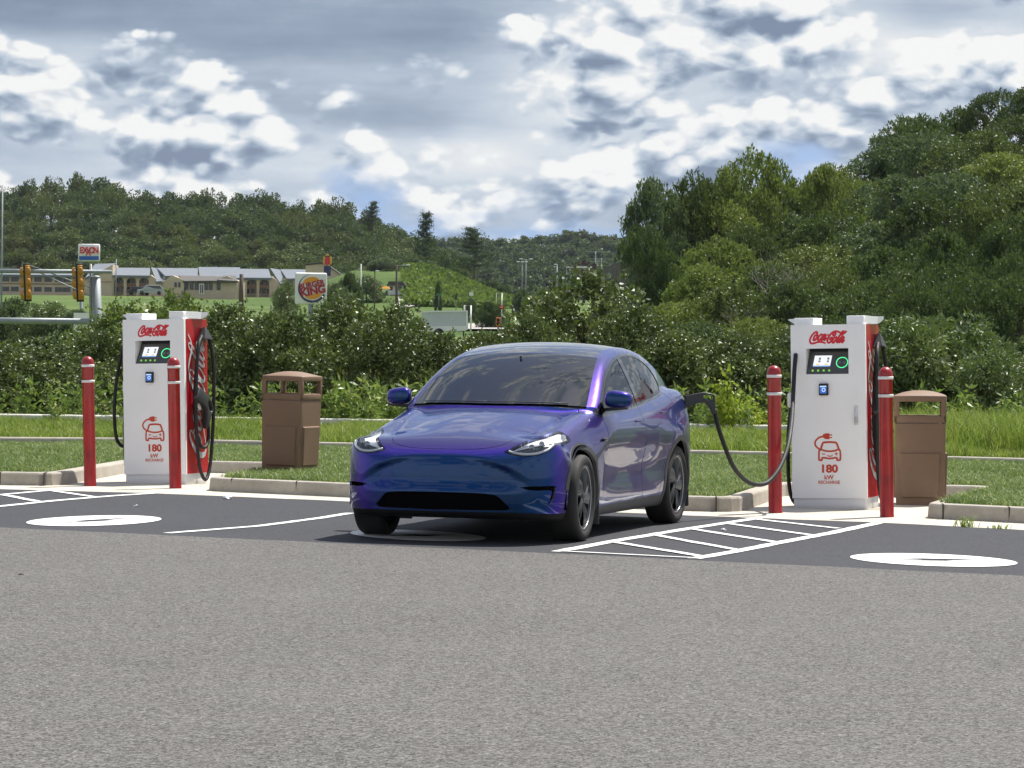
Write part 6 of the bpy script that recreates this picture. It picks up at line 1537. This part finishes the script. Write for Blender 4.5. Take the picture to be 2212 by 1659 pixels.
MB().prism([(-27*k*.95, -8*k), (27*k*.95, -8*k), (27*k*.95, 14*k), (0, 21*k), (-27*k*.95, 14*k)], 0, .8).build('panel', worn('dark maroon', (.05, .02, .035), .6), t); MB().box((-17*k, -.05, 4*k), (17*k, .01, 8*k)).build('lettering', M_wht, t); MB().tube([(0, .4, -8*k), (0, .4, -14)], .3, 8).build('post', M_blk, t)
b = PD(1318, 578, 540); t = empty('far_building', tuple(b), 0, 'grey roof slope showing at the left foot of the right hand wood', 'building'); MB().prism([(-3.6, -5), (4, -5), (4, 1.8), (-3.6, -1.0)], 0, 8).build('roof', M_roofb, t)
# grey trailer
D10 = 150.; k = m_per(D10); b = PD(972, 700, D10); t = empty('trailer', (b[0], b[1], b[2]), 0, 'long grey white trailer parked beyond the bushes above the car roof', 'trailer'); t.rotation_euler = (0, -.03, .30)
hs = MB(); hs.box((-42*k, 0, -.1), (38*k, 1.8, 27*k)); hs.build('box', worn('grey panel', (.50, .54, .56), .5, .06, 1.), t)
fr_ = MB(); fr_.box((-44*k, -.05, 26*k), (40*k, 1.9, 29*k)).box((36*k, -.06, -.3), (40*k, 1.85, 26*k)).box((-44*k, -.05, -.35), (36*k, 1.85, -.1)); fr_.build('frame', M_wht, t)
wh = MB(); wh.tube([(-.6, -.1, -.45), (-.6, .1, -.45)], .25, 14); wh.build('wheel', M_rub, t); MB().box((-44*k, .5, -2.5), (-43*k, .7, -.35)).box((37*k, .5, -2.5), (38*k, .7, -.35)).build('leg', M_blk, t)
# white tube frames on the grass island, road signs, signal
def frame(px, py0, py1, w_, dist, label):
    k = m_per(dist); b = PD(px, py1, dist); t = MB().tube([(0, 0, -.6), (0, 0, (py1-py0)*k), (-w_*k, 0, (py1-py0)*k), (-w_*k, 0, (py1-py0)*k-.9)], .045, 8).build('height_barrier', M_wht); t.location = tuple(b); tag(t, label, 'barrier')
frame(1017, 660, 697, 14, 170, 'white tubular frame standing right of the grey trailer'); frame(1084, 633, 668, 12, 260, 'white tubular frame on the grass island near the road bend')
def road_sign(px, py0, py1, dist, wpx, label, m, shape='rect'):
    k = m_per(dist); b = PD(px, py1, dist); t = empty('road_sign', tuple(b), 0, label, 'road sign'); H = (py1-py0)*k; w2 = wpx*k/2
    MB().tube([(0, 0, -1.2), (0, 0, H)], .035, 6).build('post', M_galv, t)
    if shape == 'rect': MB().box((-w2, -.05, H*.45), (w2, -.01, H)).build('panel', m, t)
    else:
        MB().lathe([(0, .0), (w2, .0), (w2, .02), (0, .02)], 20, Matrix.Translation((0, -.04, H-w2)) @ Matrix.Rotation(R(90), 4, 'X')).build('disc', m, t); MB().box((-w2*.7, -.075, H-w2*1.15), (w2*.7, -.062, H-w2*.85)).build('bar', M_wht, t)
road_sign(1018, 631, 645, 360, 9, 'white road sign at the foot of the bright bank', M_wht); road_sign(1137, 631, 640, 400, 9, 'white road sign left of the big domed bush', M_wht); road_sign(1126, 631, 639, 420, 5, 'small grey road sign left of the white one', M_galv)
road_sign(1083, 659, 690, 240, 9, 'red round no entry sign on the grass island', M_redp, 'disc'); road_sign(985, 636, 658, 330, 4, 'thin dark marker post on the road bend', M_blk)
road_sign(948, 634, 644, 380, 10, 'low green street sign on the bank', mat('street green', (.05, .16, .08), .5))
b = PD(1076, 705, 140.); t = empty('signal_head', tuple(b), 0, 'orange framed traffic light showing above the car roof', 'signal head'); k = m_per(140.)
MB().bbox((-4.8*k, 0, 0), (4.8*k, .2, 19*k), .02, 2).build('housing', mat('signal orange', (.75, .20, .02), .5), t); lm_ = MB()
for j in range(2): lm_.lathe([(0, 0), (.065, .0), (.075, .04), (.085, .0)], 14, Matrix.Translation((0, -.01, (6+8*j)*k)) @ Matrix.Rotation(R(90), 4, 'X'))
lm_.build('lens', M_blk, t); MB().tube([(0, .1, 0), (0, .1, -2.8)], .04, 8).build('post', M_galv, t)
# parked cars far away
def far_car(px, py, dist, L_, col_, label, rz=0.3, hgt=1.7):
    b = TP(px, py) if dist is None else PD(px, py, dist); t = empty('far_car', tuple(b), rz, label, 'car')
    pr = [(-L_/2, .35), (-L_/2+.05, .85), (-L_/2+.9, 1.0), (-L_/2+1.5, hgt), (L_/2-.6, hgt), (L_/2-.05, 1.05), (L_/2, .4)]
    bm = bmesh.new(); vs = []
    for y, s_ in ((-.9, .93), (-.82, 1), (.82, 1), (.9, .93)):
        vs.append([bm.verts.new((x*s_ if True else x, y*(1 if z < 1.02 else .84), .35+(z-.35)*(1 if s_ == 1 else .97))) for x, z in pr])
    m = len(pr)
    for a, b2 in zip(vs[:-1], vs[1:]):
        for i in range(m): bm.faces.new((a[i], a[(i+1) % m], b2[(i+1) % m], b2[i]))
    bm.faces.new(vs[0][::-1]); bm.faces.new(vs[-1]); bmesh.ops.recalc_face_normals(bm, faces=bm.faces); me = bpy.data.meshes.new('body'); bm.to_mesh(me); bm.free(); link('body', me, mat('far car paint', col_, .3, coat=.5), t)
    g_ = MB()
    for s_ in (-1, 1): g_.add([(-L_/2+1.15, s_*.80, 1.08), (-L_/2+1.6, s_*.775, hgt-.12), (L_/2-.75, s_*.775, hgt-.12), (L_/2-.35, s_*.80, 1.08)], [(0, 1, 2, 3)])
    g_.add([(-L_/2+.95, -.7, 1.06), (-L_/2+.95, .7, 1.06), (-L_/2+1.44, .62, hgt-.1), (-L_/2+1.44, -.62, hgt-.1)], [(0, 1, 2, 3)]); g_.build('windows', M_win, t)
    for x in (-L_/2+.85, L_/2-.85):
        for s_ in (-1, 1): MB().tube([(x, s_*.70, .33), (x, s_*.93, .33)], .33, 16).build('wheel', M_rub, t)
far_car(1128, 672, None, 4.5, (.55, .56, .57), 'light grey car driving on the road left of the big domed bush', 1.9)
far_car(325, 637, 520, 4.6, (.30, .32, .34), 'silver car parked at the motel above the left charging station', .1); far_car(300, 637.5, 522, 4.4, (.015, .015, .018), 'dark car parked next to the silver one at the motel', .1, 1.5)
q = np.array(TP(605, 668)); q[2] = max(q[2], PD(605, 668, q[1])[2]); kk = q[1]/F_PX; rl = MB()
for a_, b_ in (((-22, -4), (34, 7)), ((-24, -7), (34, 3))): rl.tube([(a_[0]*kk, 0, a_[1]*kk), (b_[0]*kk, 0, b_[1]*kk)], .07, 6)
for x_ in (-20, 0, 20): rl.tube([(x_*kk, .05, -3.), (x_*kk, .05, (x_+20)*.2*kk-4*kk)], .07, 6)
rl = rl.build('white_railing', M_wht); rl.location = tuple(q); tag(rl, 'white sloping railing between the bushes left of the burger sign', 'railing')
b = PD(235, 690, 120); t = MB().box((-1.4, 0, -1.5), (1.4, 2, .25)).build('white_cabin', M_wht); t.location = tuple(b); tag(t, 'white flat roofed cabin half hidden behind the signal mast', 'cabin')

# ------------------------------------------------------------------ the air between the near and the far things
hz_m = bpy.data.materials.new('thin summer haze'); hz_m.use_nodes = True; t_ = NT(hz_m.node_tree); t_.n.clear()
ho = t_.n.new('ShaderNodeOutputMaterial'); pv_ = t_.node('ShaderNodeVolumePrincipled', {'Color': (.78, .87, 1.0, 1), 'Density': 0.000035, 'Anisotropy': 0.2}); t_.l.new(pv_.outputs[0], ho.inputs['Volume'])
x1_ = 1.32*2600*1.5+200
hb = MB().box((-x1_, -140, -4), (x1_, 2760, 190)).build('haze', hz_m); tag(hb, kind='stuff')
